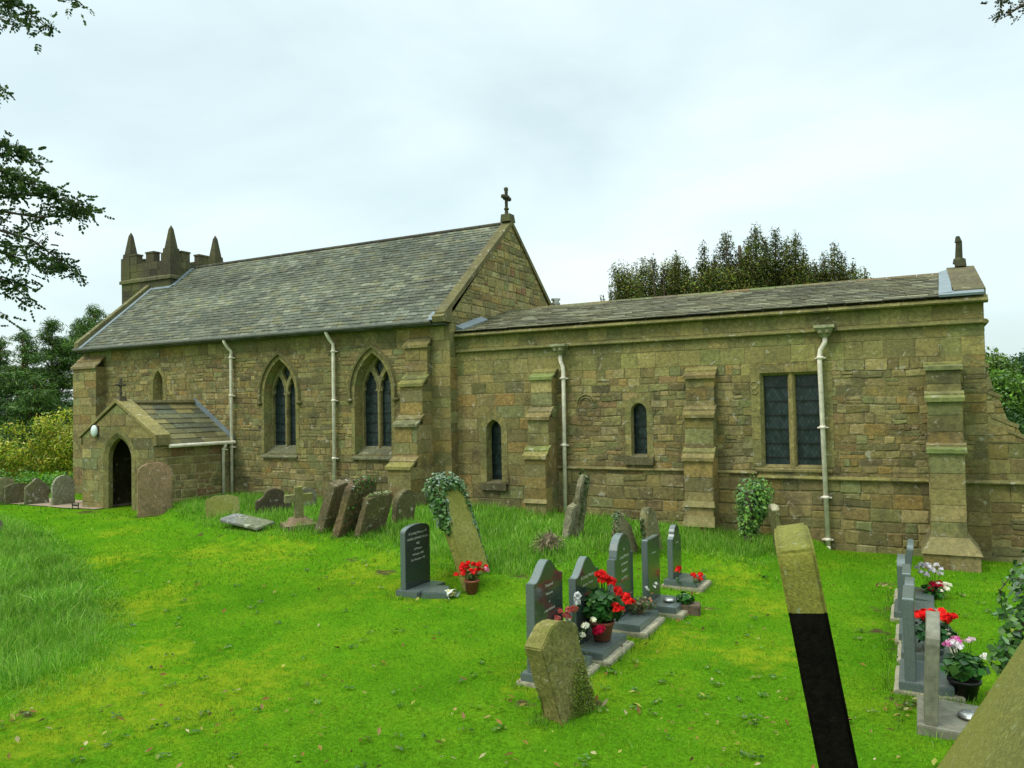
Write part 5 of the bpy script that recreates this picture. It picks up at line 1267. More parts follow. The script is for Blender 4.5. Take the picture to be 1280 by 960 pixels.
M['blackstone'] = stone_mat('blackened_gravestone_edge', 0.0, 0.0, 0.0, 0.6, fine=2.0, cont=1.0)
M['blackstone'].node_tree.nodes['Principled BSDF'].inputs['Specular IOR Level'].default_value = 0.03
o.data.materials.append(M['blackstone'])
for pg in o.data.polygons:
    pg.use_smooth = True
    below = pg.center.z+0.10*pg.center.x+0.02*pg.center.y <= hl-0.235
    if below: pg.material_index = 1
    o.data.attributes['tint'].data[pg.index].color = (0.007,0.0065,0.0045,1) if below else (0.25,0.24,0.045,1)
# near stone, bottom right corner
A_, B_ = WY(1372, 985, 1.72), WY(1508, 803, 1.72)
ax = (B_-A_).normalized(); lean2 = math.atan2(ax.x, ax.z)
gz2 = H(0.0, 1.9); hl2 = (B_-A_).length+0.12; t = (gz2-A_.z)/ax.z; bp2 = A_+ax*t
hh2 = (B_-bp2).length+0.15
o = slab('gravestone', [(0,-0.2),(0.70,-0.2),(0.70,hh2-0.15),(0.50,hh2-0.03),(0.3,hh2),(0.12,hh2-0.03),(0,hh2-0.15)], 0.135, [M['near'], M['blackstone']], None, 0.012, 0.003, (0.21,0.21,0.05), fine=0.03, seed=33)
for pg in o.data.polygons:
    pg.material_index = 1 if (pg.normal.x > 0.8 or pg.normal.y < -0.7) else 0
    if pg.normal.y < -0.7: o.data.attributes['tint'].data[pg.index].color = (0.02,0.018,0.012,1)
o.matrix_world = Matrix.Translation(bp2) @ Matrix.Rotation(lean2, 4, 'Y')
tag(o, 'close lichened gravestone leaning right across the bottom right corner', 'gravestone', GR)
near2 = o
ip = [WD(1262,838,2.4), WD(1275,790,2.45), WD(1290,745,2.5), WD(1300,700,2.5)]
inv = o.matrix_world.inverted()
P1, D1 = path_cloud([tuple(v) for v in ip], [0.03,0.06,0.075,0.07], 520)
strand = [WD(1285,725,2.42), WD(1262,722,2.42), WD(1250,738,2.43), WD(1253,765,2.44), WD(1247,775,2.44)]
P2, D2 = path_cloud([tuple(v) for v in strand], 0.014, 34)
P3, D3 = path_cloud([tuple(WD(1250,800,2.42)), tuple(WD(1245,828,2.4)), tuple(WD(1270,838,2.4))], 0.03, 70)
PP = np.concatenate([P1, P2, P3]); DD = np.concatenate([D1, D2, D3])
PL = np.array([tuple(inv @ Vector(v)) for v in PP]); R3 = np.array(inv.to_3x3()); DL = (DD+np.array([0,-0.5,0.5])) @ R3.T
io = np_mesh('ivy', [leaf_cloud(PL, DL, 0.0125, IVY, 0.35)], M['ivy'], o)
mb = MB(); mb.tube([inv @ v for v in strand], 0.0018, 5, (0.07,0.05,0.03)); mb.tube([inv @ v for v in ip], 0.006, 6, (0.07,0.05,0.03)); mb.build('ivy_stem', M['bark'], o)

# ------------------------------------------------------------------ flowers
RED = [(0.72,0.015,0.015),(0.60,0.01,0.012),(0.80,0.03,0.02)]
GRN = [(0.03,0.11,0.02),(0.05,0.16,0.03),(0.02,0.07,0.015),(0.09,0.2,0.04)]
def heads(cents, r, pal, per=26, ps=0.016):
    C_ = np.repeat(np.asarray(cents, float), per, 0); d = rng.normal(0,1,C_.shape); d /= np.linalg.norm(d,axis=1)[:,None]; d[:,2] = np.abs(d[:,2])*0.8
    return leaf_cloud(C_+d*r, d, ps, pal, 0.3, 0.95)
def plant(name, p, label, cat, spread, h, blooms, leafpal=GRN, nleaf=260, lsize=0.03, pot=None, group=None, stems=14, lean=(0,0)):
    e = empty(name, p); tag(e, label, cat, group); zt = 0
    if pot:
        r, ph, mat = pot; mb = MB(); mb.lathe((0,0,0), [(0,0.0),(r*0.7,0.0),(r*0.95,ph*0.85),(r*1.06,ph*0.85),(r*1.06,ph),(r*0.9,ph),(r*0.85,ph*0.9),(0,ph*0.9)], 22); mb.build('pot', M[mat], e, True); zt = ph
    if nleaf:
        c = rng.normal(0, 1, (nleaf, 3)); c /= np.linalg.norm(c,axis=1)[:,None]; c *= rng.uniform(0.3,1,(nleaf,1))
        cc_ = np.column_stack([c[:,0]*spread+lean[0]*0.5, c[:,1]*spread+lean[1]*0.5, zt+h*0.42+c[:,2]*h*0.42])
        np_mesh('foliage', [leaf_cloud(cc_, c+np.array([0,0,0.7]), lsize, leafpal, 0.35, 0.9)], M['leaf'], e)
    mb = MB(); tips = []
    for (cen, r, pal, per, ps) in blooms:
        for q in cen: tips.append(q)
    for q in tips[:60]: mb.tube([(q[0]*0.15, q[1]*0.15, zt*0.9), (q[0]*0.6, q[1]*0.6, zt+(q[2]-zt)*0.6), q], 0.0025, 4, (0.07,0.16,0.03))
    if tips: mb.build('stem', M['leaf'], e)
    for (cen, r, pal, per, ps) in blooms:
        for q in cen: np_mesh('bloom', [heads([q], r, pal, per, ps)], M['petal'], e)
    return e
def ring(n, r, z0, z1, cx=0, cy=0): return [(cx+rng.uniform(-r, r), cy+rng.uniform(-r, r), rng.uniform(z0, z1)) for _ in range(n)]
plant('flower_pot', G(590,742), 'bright red flowers in a small brown pot before the ivy-clad leaning stone', 'flower pot', 0.11, 0.20, [(ring(26,0.16,0.27,0.42), 0.035, RED, 24, 0.017), (ring(3,0.05,0.30,0.36,0.2,0.05), 0.03, [(0.75,0.25,0.35)], 16, 0.015)], nleaf=120, lsize=0.022, pot=(0.10,0.19,'terracotta'), leafpal=[(0.16,0.18,0.05),(0.2,0.14,0.06),(0.07,0.13,0.03)])
q = G(752, 812)
plant('flower_pot', q+Vector((0.03,-0.05,0.13)), 'large geranium with scarlet blooms in a pot on the second granite base', 'flower pot', 0.24, 0.40, [(ring(9,0.05,0.62,0.70,0.02,-0.0)+[(0.05+0.030*i+rng.uniform(-.03,.03), 0.06-0.01*i+rng.uniform(-.04,.04), 0.64-0.020*i+rng.uniform(-.03,.03)) for i in range(11)], 0.045, RED, 34, 0.02), (ring(3,0.04,0.34,0.40,0.20,-0.12), 0.045, RED, 30, 0.02), (ring(2,0.03,0.12,0.18,0.06,-0.2), 0.05, [(0.5,0.01,0.05)], 40, 0.022)], nleaf=420, lsize=0.05, pot=(0.13,0.20,'terracotta'))
q = G(708, 835)
plant('bouquet', q+Vector((0.03,-0.05,0.13)), 'white and cream roses with coral blooms in front of the nearest granite headstone', 'bouquet', 0.16, 0.28, [(ring(14,0.17,0.12,0.36,0.10,0), 0.028, [(0.8,0.78,0.66),(0.75,0.72,0.5)], 26, 0.02), (ring(8,0.10,0.36,0.46,-0.05,0.02), 0.035, [(0.75,0.12,0.10),(0.7,0.2,0.18)], 26, 0.02), ([(0.12,0.02,0.62),(0.11,0.03,0.58),(0.13,0.0,0.55)], 0.02, [(0.8,0.8,0.78)], 12, 0.03)], nleaf=60, lsize=0.03)
q = G(798, 775)
plant('grave_plant', q+Vector((0.05,-0.05,0.12)), 'straggly pink and cream plants on the third granite base', 'plant', 0.20, 0.22, [(ring(10,0.18,0.1,0.24), 0.015, [(0.6,0.25,0.15),(0.5,0.45,0.3)], 8, 0.012), (ring(4,0.08,0.2,0.32,0.1,0.15), 0.02, [(0.75,0.72,0.68)], 10, 0.014)], nleaf=220, lsize=0.022, leafpal=[(0.10,0.14,0.05),(0.16,0.16,0.07),(0.2,0.12,0.07),(0.06,0.11,0.03)])
q = G(848, 735)
plant('poppy_spray', q+Vector((0.03,-0.12,0.10)), 'single red poppy leaning on the farthest granite headstone', 'flower', 0.05, 0.1, [([(0,0,0.18),(0.01,0.02,0.2),(0,-0.02,0.17)], 0.03, RED, 20, 0.022)], nleaf=10, lsize=0.02)
plant('poppy_spray', q+Vector((0.28,-0.05,0.11)), 'low cluster of red poppies at the front of the farthest granite base', 'flower', 0.08, 0.1, [(ring(6,0.07,0.04,0.12), 0.03, RED, 20, 0.022)], nleaf=24, lsize=0.02)
q = G(857, 765); o = bxo('planter', -0.18, 0.18, -0.12, 0.12, -0.03, 0.11, M['wood'], None, 0.01, 0.006, (0.1,0.07,0.04)); o.location = q; o.rotation_euler = (0,0,0.2); tag(o, 'small weathered wooden planter beside the narrow granite headstone', 'planter')
plant('grave_plant', q+Vector((0,0,0.10)), 'green leafy plant growing from the wooden planter', 'plant', 0.13, 0.17, [], nleaf=110, lsize=0.032)
plant('bouquet', G(1166,748)+Vector((0,0,0.0)), 'white and crimson bouquet beside the farthest stones of the right row', 'bouquet', 0.18, 0.25, [(ring(14,0.15,0.30,0.46,-0.04,0.10), 0.03, [(0.6,0.55,0.58),(0.75,0.72,0.72)], 18, 0.022), (ring(10,0.10,0.12,0.30,0.02,0), 0.035, [(0.45,0.01,0.04)], 22, 0.02), (ring(7,0.08,0.10,0.22,0.12,-0.05), 0.03, [(0.8,0.75,0.62)], 20, 0.02)], nleaf=110, lsize=0.03)
plant('flower_pot', G(1168,830)+Vector((0,0,0.02)), 'spreading scarlet blooms over dark leaves behind the tall grey right-row headstone', 'flower pot', 0.20, 0.34, [(ring(26,0.16,0.42,0.50,0.02,0.0), 0.035, RED, 26, 0.02)], nleaf=240, lsize=0.035, pot=(0.10,0.16,'granite_skylit'), leafpal=[(0.02,0.06,0.02),(0.03,0.09,0.03)])
plant('flower_pot', G(1206,872), 'pink and white geranium in a dark pot right of the nearest right-row headstone', 'flower pot', 0.19, 0.26, [(ring(7,0.06,0.44,0.50,-0.10,0.03), 0.035, [(0.65,0.10,0.35),(0.75,0.30,0.5)], 26, 0.017), (ring(6,0.05,0.42,0.48,-0.06,0), 0.035, [(0.85,0.75,0.78)], 24, 0.017), (ring(2,0.02,0.50,0.54,0.06,0.0), 0.03, [(0.8,0.6,0.65)], 24, 0.015), (ring(2,0.02,0.36,0.40,0.16,-0.02), 0.03, [(0.85,0.8,0.7)], 24, 0.015)], nleaf=300, lsize=0.042, pot=(0.13,0.17,'iron'))
# kerb fragment and wrapped flowers by the lone headstone
q = G(545, 742); o = bxo('kerb', -0.05, 0.30, -0.24, 0.20, -0.05, 0.07, M['granite_skylit'], None, 0.01, 0.003); o.location = q; o.rotation_euler = (0.0,0.05,0.5); tag(o, 'low grey kerb block beside the lone dark headstone', 'kerb')
mb = MB(); n = 14
for i in range(n):
    a = 2*math.pi*i/n; b_2 = 2*math.pi*(i+1)/n; w1_, w2_ = 1+0.2*math.sin(5*a), 1+0.2*math.sin(5*b_2)
    mb.add([(0,0.0,0.02),(0.30+0.03*w1_,0.10*w1_*math.cos(a),0.06+0.075*w1_*math.sin(a)),(0.30+0.03*w2_,0.10*w2_*math.cos(b_2),0.06+0.075*w2_*math.sin(b_2))], [(0,1,2)], (0.55,0.62,0.50))
o = mb.build('wrapped_flowers', M['tint']); q = G(572, 745); o.location = q+Vector((-0.30,-0.02,0.03)); o.rotation_euler = (0,0.15,-0.3); tag(o, 'pale paper-wrapped bunch of flowers lying on the grass', 'bouquet')
for q in ring(9,0.05,0.04,0.10,0.27,0): np_mesh('bloom', [heads([q], 0.02, [(0.6,0.5,0.1),(0.7,0.65,0.5)], 12, 0.012)], M['petal'], o)

# grass left standing round the stones where the mower cannot reach
tg = []
for (p, w, th, rz) in BASES:
    n = 260; side = rng.integers(0, 4, n); u = rng.uniform(-0.5, 0.5, n); o_ = np.abs(rng.normal(0.0, 0.05, n))+0.01
    lx = np.where(side < 2, np.where(side == 0, 1, -1)*(th/2+o_), u*th); ly = np.where(side < 2, u*w, np.where(side == 2, 1, -1)*(w/2+o_))
    Q = np.column_stack([p.x+lx*math.cos(rz)-ly*math.sin(rz), p.y+lx*math.sin(rz)+ly*math.cos(rz)]); Q = Q[ok(Q)]
    tg += grass_blades(Q, 0.03, 0.11, 0.003, 0.45, LONG+[(0.05,0.13,0.012)], 0.85, True)
tag(np_mesh('grass_tufts', tg, M['grass']), 'untrimmed tufts of grass round the feet of the gravestones', 'grass', kind='stuff')
# small broad-leaved weeds in the lawn
Pw = np.concatenate([sample_view(130, 5.2, 8.5), sample_view(160, 8.5, 14)]); Pw = Pw[ok(Pw)]; cw = []; nw = []
for q in Pw:
    z = H(q[0], q[1]); k = rng.integers(5, 10)
    for _ in range(k): a = rng.uniform(0, 6.28); r_w = rng.uniform(0.015, 0.06); cw.append((q[0]+r_w*math.cos(a), q[1]+r_w*math.sin(a), z+0.03)); nw.append((0.3*math.cos(a), 0.3*math.sin(a), 1))
tag(np_mesh('weeds', [leaf_cloud(cw, nw, 0.022, [(0.05,0.13,0.012),(0.08,0.18,0.02),(0.035,0.09,0.012),(0.16,0.20,0.05)], 0.25, 0.6)], M['grass']), 'small flat rosettes of clover and plantain in the lawn', 'weeds', kind='stuff')
# ------------------------------------------------------------------ trees and shrubs
def clump_leaves(clumps, per, size, pal, asp=0.45, up=0.4, shell=0.35, spread=0.8):
    cs = []; ds = []; ks = []
    for (c, r, b) in clumps:
        r = np.asarray(r, float)*np.ones(3); n = max(8, int(per*(r[0]*r[1]*r[2])**(2/3)))
        d = rng.normal(0,1,(n,3)); d /= np.linalg.norm(d,axis=1)[:,None]
        q = rng.uniform(shell,1.08,(n,1))**0.7
        cs.append(np.asarray(c)+d*q*r); ds.append(d); ks.append(np.full(n, b))
    cs = np.concatenate(cs); ds = np.concatenate(ds); ks = np.concatenate(ks)
    V, c = leaf_cloud(cs, ds+np.array([0,0,up]), size, pal, spread, asp, 0.3)
    return (V, c*ks[:,None])
def ground_at(x, y): return H(x, y)
def tree(name, label, base, clumps, per, size, pal, trunk_r, mat, bark='bark', group=None, asp=0.45, limbs=True, trunk_pts=None, cat='tree', shell=0.35):
    base = Vector(base); e = empty(name, base); tag(e, label, cat, group)
    cl = [((Vector(c)-base), r, b) for c, r, b in clumps]
    cen = sum((c for c, r, b in cl), Vector())/len(cl); topz = max(c.z for c, r, b in cl)
    mb = MB(); tp = trunk_pts or [(0,0,-0.3), (cen.x*0.12,cen.y*0.12,topz*0.3), (cen.x*0.5,cen.y*0.5,topz*0.6), (cen.x,cen.y,topz*0.97)]
    mb.tube(tp, [trunk_r, trunk_r*0.8, trunk_r*0.55, trunk_r*0.12], 9, (1,1,1))
    mb.build('trunk', M[bark], e, True)
    if limbs:
        mb = MB(); tpv = [Vector(t) for t in tp]
        for c, r, b in cl:
            z0 = max(0.15*topz, c.z-0.35*math.hypot(c.x-cen.x, c.y-cen.y)-0.3); z0 = min(z0, topz*0.93)
            t0 = tpv[-1]
            for i in range(len(tpv)-1):
                if tpv[i].z <= z0 <= tpv[i+1].z: t0 = tpv[i].lerp(tpv[i+1], (z0-tpv[i].z)/max(1e-6, tpv[i+1].z-tpv[i].z))
            m_ = t0.lerp(c, 0.55)+Vector((0,0,-0.1*r if isinstance(r,(int,float)) else -0.1*r[2]))
            mb.tube([t0, m_, c], [trunk_r*0.3, trunk_r*0.18, trunk_r*0.05], 6, (1,1,1))
        mb.build('limbs', M[bark], e, True)
    V, c = clump_leaves([(tuple(c), r, b) for c, r, b in cl], per, size, pal, asp, shell=shell)
    np_mesh('crown', [(V, c)], M[mat], e)
    return e
PINE = [(0.055,0.105,0.022),(0.075,0.14,0.025),(0.035,0.07,0.016),(0.11,0.18,0.03),(0.055,0.12,0.03)]
r7 = random.Random(21)
def pine(px, py, wpx, hpx, D, label, lean=8, n=22, basey=None, dens=1.0, trunk_vis=False):
    top = WD(px, py, D); s = D/F; bx, by = top.x-lean*s*0.5, top.y; gz = H(bx, by); base = Vector((bx, by, gz)); cl = []
    hm = hpx*s; wm = wpx*s
    for i in range(n):
        f = i/(n-1); z = top.z-0.2-f*hm; wr = wm*(0.18+0.82*min(1, f*1.6))
        a = r7.uniform(0, 2*math.pi); rr_ = r7.uniform(0.25, 1)*wr
        cx = top.x+math.cos(a)*rr_-(f*lean*s*0.5); cy2 = top.y+math.sin(a)*rr_*0.8
        r = r7.uniform(0.55, 0.95)*(0.45+0.55*min(1,f*2)); cl.append(((cx, cy2, z+0.12*rr_*math.cos(a)), (r*1.5, r*1.1, r*0.34), r7.uniform(0.75, 1.25)))
    cl.append(((top.x, top.y, top.z-0.15), (0.35,0.3,0.35), 1.0))
    return tree('pine_tree', label, base, cl, 1500*dens, 0.12, PINE, 0.13, 'leafdark', 'pinebark', 'pine trees left of the church', asp=0.13, shell=0.15)
pine(116, 384, 26, 62, 36, 'tallest windswept pine with bare pink trunk right beside the church corner', lean=-10, n=16)
pine(98, 402, 26, 50, 38, 'pine with twin bare trunks just left of the tallest one', lean=6, n=14)
pine(66, 400, 30, 130, 37, 'dense dark pine in the middle of the left group', lean=8, n=34)
pine(30, 414, 32, 130, 35, 'bushy pine with layered branches left of the middle one', lean=6, n=34)
pine(2, 424, 32, 130, 37, 'pine at the left edge of the photo', lean=6, n=32)
pine(48, 470, 46, 90, 33, 'lower lighter-green pine in front of the group', lean=0, n=30)
pine(-38, 410, 34, 150, 36, 'pine beyond the left edge of the group', lean=6, n=26)
YG = [(0.30,0.36,0.03),(0.40,0.40,0.04),(0.22,0.32,0.03),(0.45,0.36,0.05),(0.14,0.22,0.02)]
def bush(name, label, spots, D, pal, per, size, cat='shrub', group=None, mat='leaf', asp=0.4, r0=0.55):
    cl = []
    for (px, py, r) in spots:
        c = WD(px, py, D); cl.append(((c.x+r7.uniform(-.3,.3), c.y+r7.uniform(-.5,.5), c.z), (r*1.1, r, r*0.75), r7.uniform(0.75,1.25)))
    cx = sum(c[0][0] for c in cl)/len(cl); cy2 = sum(c[0][1] for c in cl)/len(cl)
    return tree(name, label, (cx, cy2, H(cx, cy2)), cl, per, size, pal, 0.06, mat, 'bark', group, asp, cat=cat, shell=0.2)
bush('shrub', 'broad yellow-green feathery shrub at the left edge below the pines', [(r7.uniform(-40,48), r7.uniform(545,600), r7.uniform(0.4,0.7)) for _ in range(34)]+[(15,536,.45),(35,530,.4),(-10,540,.5)], 28, YG, 900, 0.055, group='yellow-green shrubs below the pines')
bush('shrub', 'taller golden-green shrub against the left corner of the church', [(r7.uniform(48,112), r7.uniform(535,595), r7.uniform(0.4,0.65)) for _ in range(30)]+[(72,524,.45),(88,518,.4),(100,530,.4),(60,535,.4)], 28.5, YG, 900, 0.055, group='yellow-green shrubs below the pines')
bush('undergrowth', 'bright green nettles and bramble behind the far gravestones', [(r7.uniform(-40,118), r7.uniform(596,622), r7.uniform(0.25,0.4)) for _ in range(60)], 23.5, [(0.09,0.22,0.03),(0.14,0.28,0.05),(0.05,0.13,0.02)], 900, 0.05, 'undergrowth')
bush('undergrowth', 'dark leafy thicket filling the ground below the pines', [(r7.uniform(-60,125), r7.uniform(505,590), r7.uniform(0.8,1.2)) for _ in range(60)], 34, [(0.035,0.075,0.025),(0.05,0.11,0.03),(0.025,0.05,0.018)], 260, 0.09, 'undergrowth')
# yew behind the chancel
YW = [(0.15,0.18,0.025),(0.13,0.15,0.025),(0.09,0.12,0.02),(0.05,0.065,0.015),(0.05,0.065,0.018),(0.022,0.03,0.012),(0.08,0.07,0.02),(0.10,0.065,0.02),(0.05,0.085,0.02)]
cl = []; tipsx = [(754,370,.2),(763,362,.2),(771,348,.25),(784,352,.28),(797,340,.3),(815,322,.26),(828,332,.2),(845,318,.28),(858,330,.25),(868,345,.25),(880,306,.30),(892,318,.3),(907,291,.42),(925,312,.4),(944,283,.42),(957,300,.4),(969,288,.36),(983,300,.4),(994,292,.33),(1004,312,.3),(1018,328,.25),(1030,318,.3),(1043,304,.34),(1052,316,.3),(1066,326,.2),(1081,336,.14),(935,300,.4),(1010,345,.3)]
tipsx += [(x_, 0, 0) for x_ in ()]
for x_ in range(772, 1080, 12):
    t = WD(x_+r7.uniform(-5,5), 352-6*math.sin((x_-800)/280*math.pi)+r7.uniform(-14,12), 25.6+r7.uniform(-1,1)); rr_ = r7.uniform(0.35,0.6)
    for q_ in range(4): cl.append(((t.x, t.y, t.z-0.5*q_), (rr_, rr_, 0.5), r7.uniform(0.9,1.7)))
for (px, py, r) in tipsx:
    D = 25.2+r7.uniform(-0.8, 0.8); t = WD(px, py, D); z = t.z; k = 0
    while z > 4.9:
        rr_ = r*min(1.5, 0.55+0.38*k); cl.append(((t.x+r7.uniform(-.1,.1)*k*0.4, t.y+r7.uniform(-.15,.15), z-0.25), (rr_, rr_, 0.40), r7.uniform(0.7,1.3))); z -= 0.42; k += 1
cx, cy2 = -4.6, 25.5
e = tree('yew_tree', 'dark yew with many upright plumes rising behind the chancel roof', (cx, cy2, H(cx, cy2)), cl, 4200, 0.040, YW, 0.4, 'leafdark', asp=0.4, shell=0.1, limbs=False)
mb = MB()
for (px, py, r) in tipsx:
    t = WD(px, py, 25.2)-e.location; b0 = Vector((0, 0, 2.5)).lerp(Vector((t.x*0.7, t.y, 2.5)), 0.5); mb.tube([b0, Vector((t.x*0.95, t.y, t.z*0.6)), t], [0.09,0.05,0.012], 6, (1,1,1))
mb.build('limbs', M['bark'], e)
# woods to the right of the chancel
BG = [(0.075,0.13,0.018),(0.10,0.18,0.02),(0.05,0.085,0.014),(0.14,0.21,0.03),(0.08,0.14,0.02)]
def broad(px, py, wpx, hpx, D, label, pal=BG, n=34):
    top = WD(px, py, D); s = D/F; bx, by = top.x, top.y; cl = []
    for i in range(n):
        f = r7.uniform(0, 1); wr = wpx*s*(0.35+0.65*math.sin(math.pi*min(1, f*0.8+0.15))); a = r7.uniform(0, 2*math.pi); q = r7.uniform(0.3, 1)*wr
        r = r7.uniform(0.6, 1.1)*D/40; cl.append(((top.x+math.cos(a)*q, top.y+math.sin(a)*q, top.z-0.7-f*hpx*s), (r*1.1, r*1.1, r*0.8), r7.uniform(0.7, 1.3)))
    return tree('broadleaf_tree', label, (bx, by, H(bx, by)), cl, 300, 0.11*D/45, pal, 0.25, 'leaf', 'bark', 'trees beyond the east end', asp=0.55)
broad(1232, 432, 22, 110, 48, 'mid-green broadleaf tree rising directly beside the chancel end')
broad(1262, 455, 24, 100, 40, 'brighter green broadleaf tree in front of the dark one at the right edge', [(0.09,0.18,0.025),(0.13,0.24,0.03),(0.06,0.12,0.02)])
broad(1282, 432, 26, 120, 52, 'dark green broadleaf tree at the right edge of the photo', [(0.03,0.075,0.025),(0.045,0.10,0.03)])
broad(1325, 420, 34, 130, 50, 'broadleaf tree just beyond the right edge', BG)
bush('undergrowth', 'dark hedge of bushes beyond the east end of the church', [(r7.uniform(1200,1400), r7.uniform(525,560), r7.uniform(1.0,1.5)) for _ in range(40)], 38, [(0.04,0.09,0.025),(0.06,0.13,0.03)], 180, 0.1, 'undergrowth')

# near overhanging ash tree (left) and the tree on the right: trunks stand outside the picture
ASH = [(0.035,0.07,0.018),(0.05,0.09,0.022),(0.025,0.05,0.014),(0.09,0.13,0.035)]
def pinnate(tips, n_per, leng, lw, pal):
    """compound leaves: leaflets in pairs along a short stalk"""
    cs, ts, bs, S1, W1_ = [], [], [], [], []
    for t in tips:
        t = np.array(t)
        for _ in range(n_per):
            d = rng.normal(0,1,3); d[2] = d[2]*0.5-0.25; d /= np.linalg.norm(d); up_v = np.array([0,0,1.0])+rng.normal(0,0.3,3); sd = np.cross(d, up_v); sd /= np.linalg.norm(sd)
            L = leng*rng.uniform(0.7,1.2); o = t+rng.normal(0,0.03,3)
            for k in range(4):
                pp_ = o+d*L*(0.3+0.2*k)-np.array([0,0,0.05*L*k])
                for s in ((-1,1) if k < 3 else (0,)):
                    v = d*0.75+sd*s*0.9; v[2] -= 0.15; v /= np.linalg.norm(v); ll = L*0.34*rng.uniform(0.8,1.15)
                    cs.append(pp_+v*ll*0.5); ts.append(v); bs.append(np.cross(v, np.cross(v, up_v)*1.0+rng.normal(0,0.4,3))); S1.append(ll*0.5); W1_.append(ll*lw)
    cs, ts, bs = np.array(cs), np.array(ts), np.array(bs); bs /= np.linalg.norm(bs,axis=1)[:,None]; S1 = np.array(S1)[:,None]; W1_ = np.array(W1_)[:,None]
    pal = np.array(pal); c = pal[rng.integers(0,len(pal),len(cs))]*rng.uniform(0.7,1.3,(len(cs),1))
    return (np.stack([cs-ts*S1, cs+bs*W1_-ts*S1*0.1, cs+ts*S1, cs-bs*W1_-ts*S1*0.1],1), c)
def bough_tree(name, label, base, fork, boughs, D, nt, pal, spread, leng, lw, crown_c, crown_r, crown_n, n_per=2):
    base = Vector(base); e = empty(name, base); tag(e, label, 'tree')
    mb = MB(); fork = Vector(fork); mb.tube([(0,0,-0.3), (0.1,0,1.0), fork-base], [0.32,0.26,0.18], 10); mb.build('trunk', M['bark'], e, True)
    mb = MB(); tips = []
    for bi, (pts, dd, n) in enumerate(boughs):
        w = [WD(x, y, D+dd+0.12*i) for i, (x, y) in enumerate(pts)]
        mb.tube([fork-base, (fork*0.6+w[0]*0.4)+Vector((0,0,0.2))-base]+[v-base for v in w], [0.09,0.05]+list(np.linspace(0.022,0.004,len(w))), 6)
        for k in range(n):
            i = r7.randrange(len(w)-1); f = r7.uniform(0,1); a = w[i].lerp(w[i+1], f)
            d = Vector((r7.uniform(-1,1), r7.uniform(-1,1), r7.uniform(-0.8,0.9))); q = a+d*spread*r7.uniform(0.4,1.0)*(1.0 if f*i < 1.5 else 0.7)
            m_ = a.lerp(q, 0.5)+Vector((0,0,0.03)); mb.tube([a-base, m_-base, q-base], [0.004,0.003,0.0015], 4); tips.append(q-base); tips.append(m_-base) if r7.random() < 0.5 else None
        tips.append(w[-1]-base)
    mb.build('limbs', M['bark'], e)
    groups = [pinnate(tips, n_per, leng, lw, pal)]
    cc_ = Vector(crown_c)-base; d = rng.normal(0,1,(crown_n,3)); d /= np.linalg.norm(d,axis=1)[:,None]; pts = np.array(cc_)+d*rng.uniform(0.4,1,(crown_n,1))*crown_r
    groups.append(pinnate(pts, 1, leng, lw, pal)); np_mesh('crown', groups, M['leaf'], e)
    return e
bough_tree('ash_tree', 'overhanging leafy boughs of a tree standing just outside the left edge', (-13.6, 2.6, H(-13.6, 2.6)), (-13.0, 3.0, 4.4),
    [([(-110,175),(-20,178),(20,185),(50,205)],0.2,56), ([(-110,215),(-20,205),(30,225),(70,240)],-0.3,60), ([(-110,235),(-10,240),(50,245),(85,252),(112,265)],0.0,66),
     ([(-110,255),(-10,262),(50,272),(90,268),(115,268)],0.3,54), ([(-110,280),(-10,285),(40,300),(70,322),(90,343)],0.1,54), ([(-110,310),(-10,312),(30,325),(60,335)],-0.2,40), ([(-110,330),(-20,338),(15,355),(38,378)],0.0,36),
     ([(-90,-30),(-10,-5),(30,12),(66,40)],0.4,50), ([(-90,10),(-20,18),(15,28)],0.1,14), ([(40,-60),(75,-10),(98,2),(110,12)],0.2,7), ([(-100,90),(-30,100),(4,112)],0.2,6), ([(-80,360),(-20,372),(2,392)],0.0,4)],
    9.0, 0, ASH, 0.18, 0.15, 0.34, (-14.2, 2.0, 6.6), 2.6, 2200)
bough_tree('tree', 'dark leafy twig tip of a tree standing outside the top right corner', (5.6, 6.0, H(5.6, 6.0)), (5.2, 6.4, 4.6),
    [([(1400,-60),(1320,-25),(1280,5),(1255,22)],0.0,30), ([(1400,-90),(1320,-50),(1275,-12),(1252,0)],0.1,22)],
    7.0, 0, [(0.02,0.03,0.01),(0.03,0.05,0.012),(0.06,0.05,0.015)], 0.10, 0.11, 0.28, (5.9, 6.2, 7.4), 2.0, 1200)

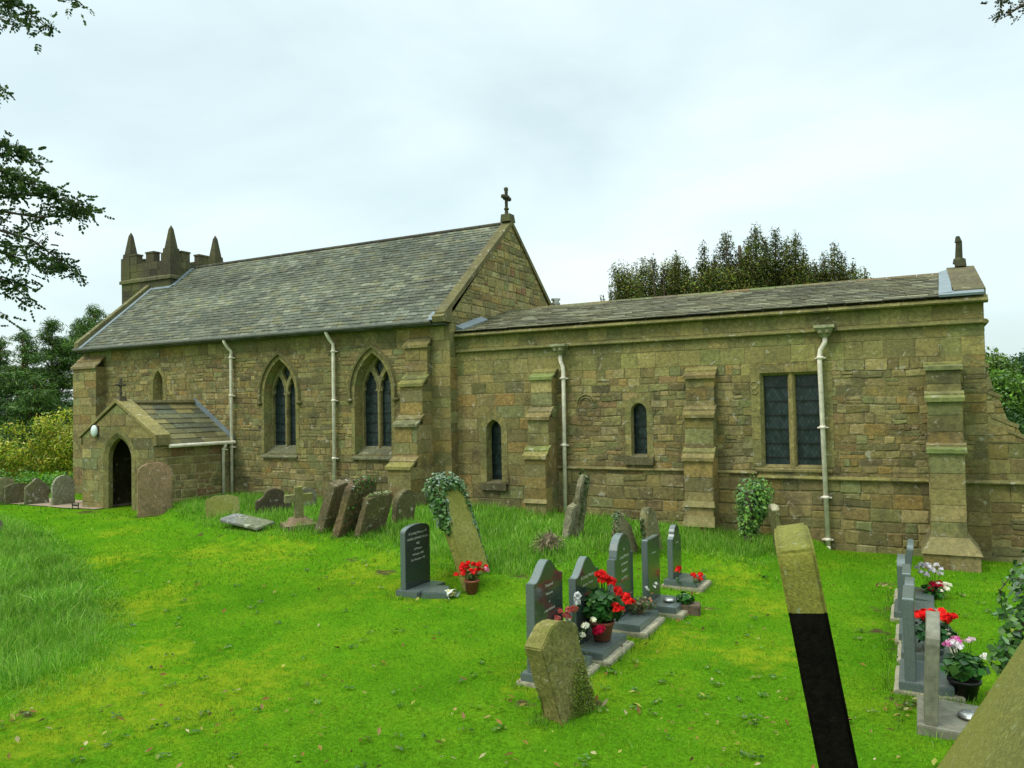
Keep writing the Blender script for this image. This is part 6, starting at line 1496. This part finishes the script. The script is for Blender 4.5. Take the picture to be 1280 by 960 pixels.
# ------------------------------------------------------------------ light
world = bpy.data.worlds.new("World"); S.world = world; world.use_nodes = True
nt = world.node_tree; nt.nodes.clear(); nd, lk = nt.nodes, nt.links
SUN_EL, SUN_AZ = rad(52), rad(215)       # azimuth clockwise from north
sky = N_(nd, 'ShaderNodeTexSky'); sky.sky_type = 'NISHITA'; sky.sun_disc = False; sky.sun_elevation = SUN_EL; sky.sun_rotation = SUN_AZ; sky.air_density = 1.0; sky.dust_density = 3.0
bg1 = N_(nd, 'ShaderNodeBackground'); lk.new(sky.outputs[0], bg1.inputs[0]); bg1.inputs[1].default_value = 0.05
tc = N_(nd, 'ShaderNodeTexCoord'); sp = N_(nd, 'ShaderNodeSeparateXYZ'); lk.new(tc.outputs['Generated'], sp.inputs[0])
mp = N_(nd, 'ShaderNodeMapping'); mp.inputs['Scale'].default_value = (1.0,1.0,2.6); lk.new(tc.outputs['Generated'], mp.inputs[0])
cn = noise_(nd, lk, mp.outputs[0], 2.1, 6, 0.5, 0.3)
cloud = ramp(nd, lk, cn, [(0.34, (0.66,0.81,0.80)), (0.50, (0.78,0.93,0.91)), (0.66, (0.93,1.02,0.97))])
zr = N_(nd, 'ShaderNodeMapRange'); lk.new(sp.outputs[2], zr.inputs[0]); zr.inputs[1].default_value = 0.50; zr.inputs[2].default_value = 0.95; zr.inputs[3].default_value = 1.0; zr.inputs[4].default_value = 3.4
bg2 = N_(nd, 'ShaderNodeBackground'); lk.new(cloud, bg2.inputs[0])
mu = N_(nd, 'ShaderNodeMath', operation='MULTIPLY'); lk.new(zr.outputs[0], mu.inputs[0]); mu.inputs[1].default_value = 0.93; lk.new(mu.outputs[0], bg2.inputs[1])
ad = N_(nd, 'ShaderNodeAddShader'); lk.new(bg1.outputs[0], ad.inputs[0]); lk.new(bg2.outputs[0], ad.inputs[1])
wo = N_(nd, 'ShaderNodeOutputWorld'); lk.new(ad.outputs[0], wo.inputs[0])
sl = bpy.data.lights.new('sun', 'SUN'); sl.energy = 1.5; sl.angle = rad(14); sl.color = (1.0,0.96,0.88)
so = bpy.data.objects.new('sun', sl); COL.objects.link(so)
sd = Vector((math.sin(SUN_AZ)*math.cos(SUN_EL), math.cos(SUN_AZ)*math.cos(SUN_EL), math.sin(SUN_EL)))
so.rotation_euler = sd.to_track_quat('Z', 'Y').to_euler(); so.location = (0, 0, 30)
S.render.engine = 'CYCLES'
S.view_settings.view_transform = 'Standard'; S.view_settings.look = 'None'; S.view_settings.gamma = 1; S.view_settings.exposure = 0.0
try: S.view_settings.use_curve_mapping = False
except Exception: pass
S.cycles.max_bounces = 6; S.cycles.diffuse_bounces = 3; S.cycles.transparent_max_bounces = 4
S.render.resolution_x = 1024; S.render.resolution_y = 768
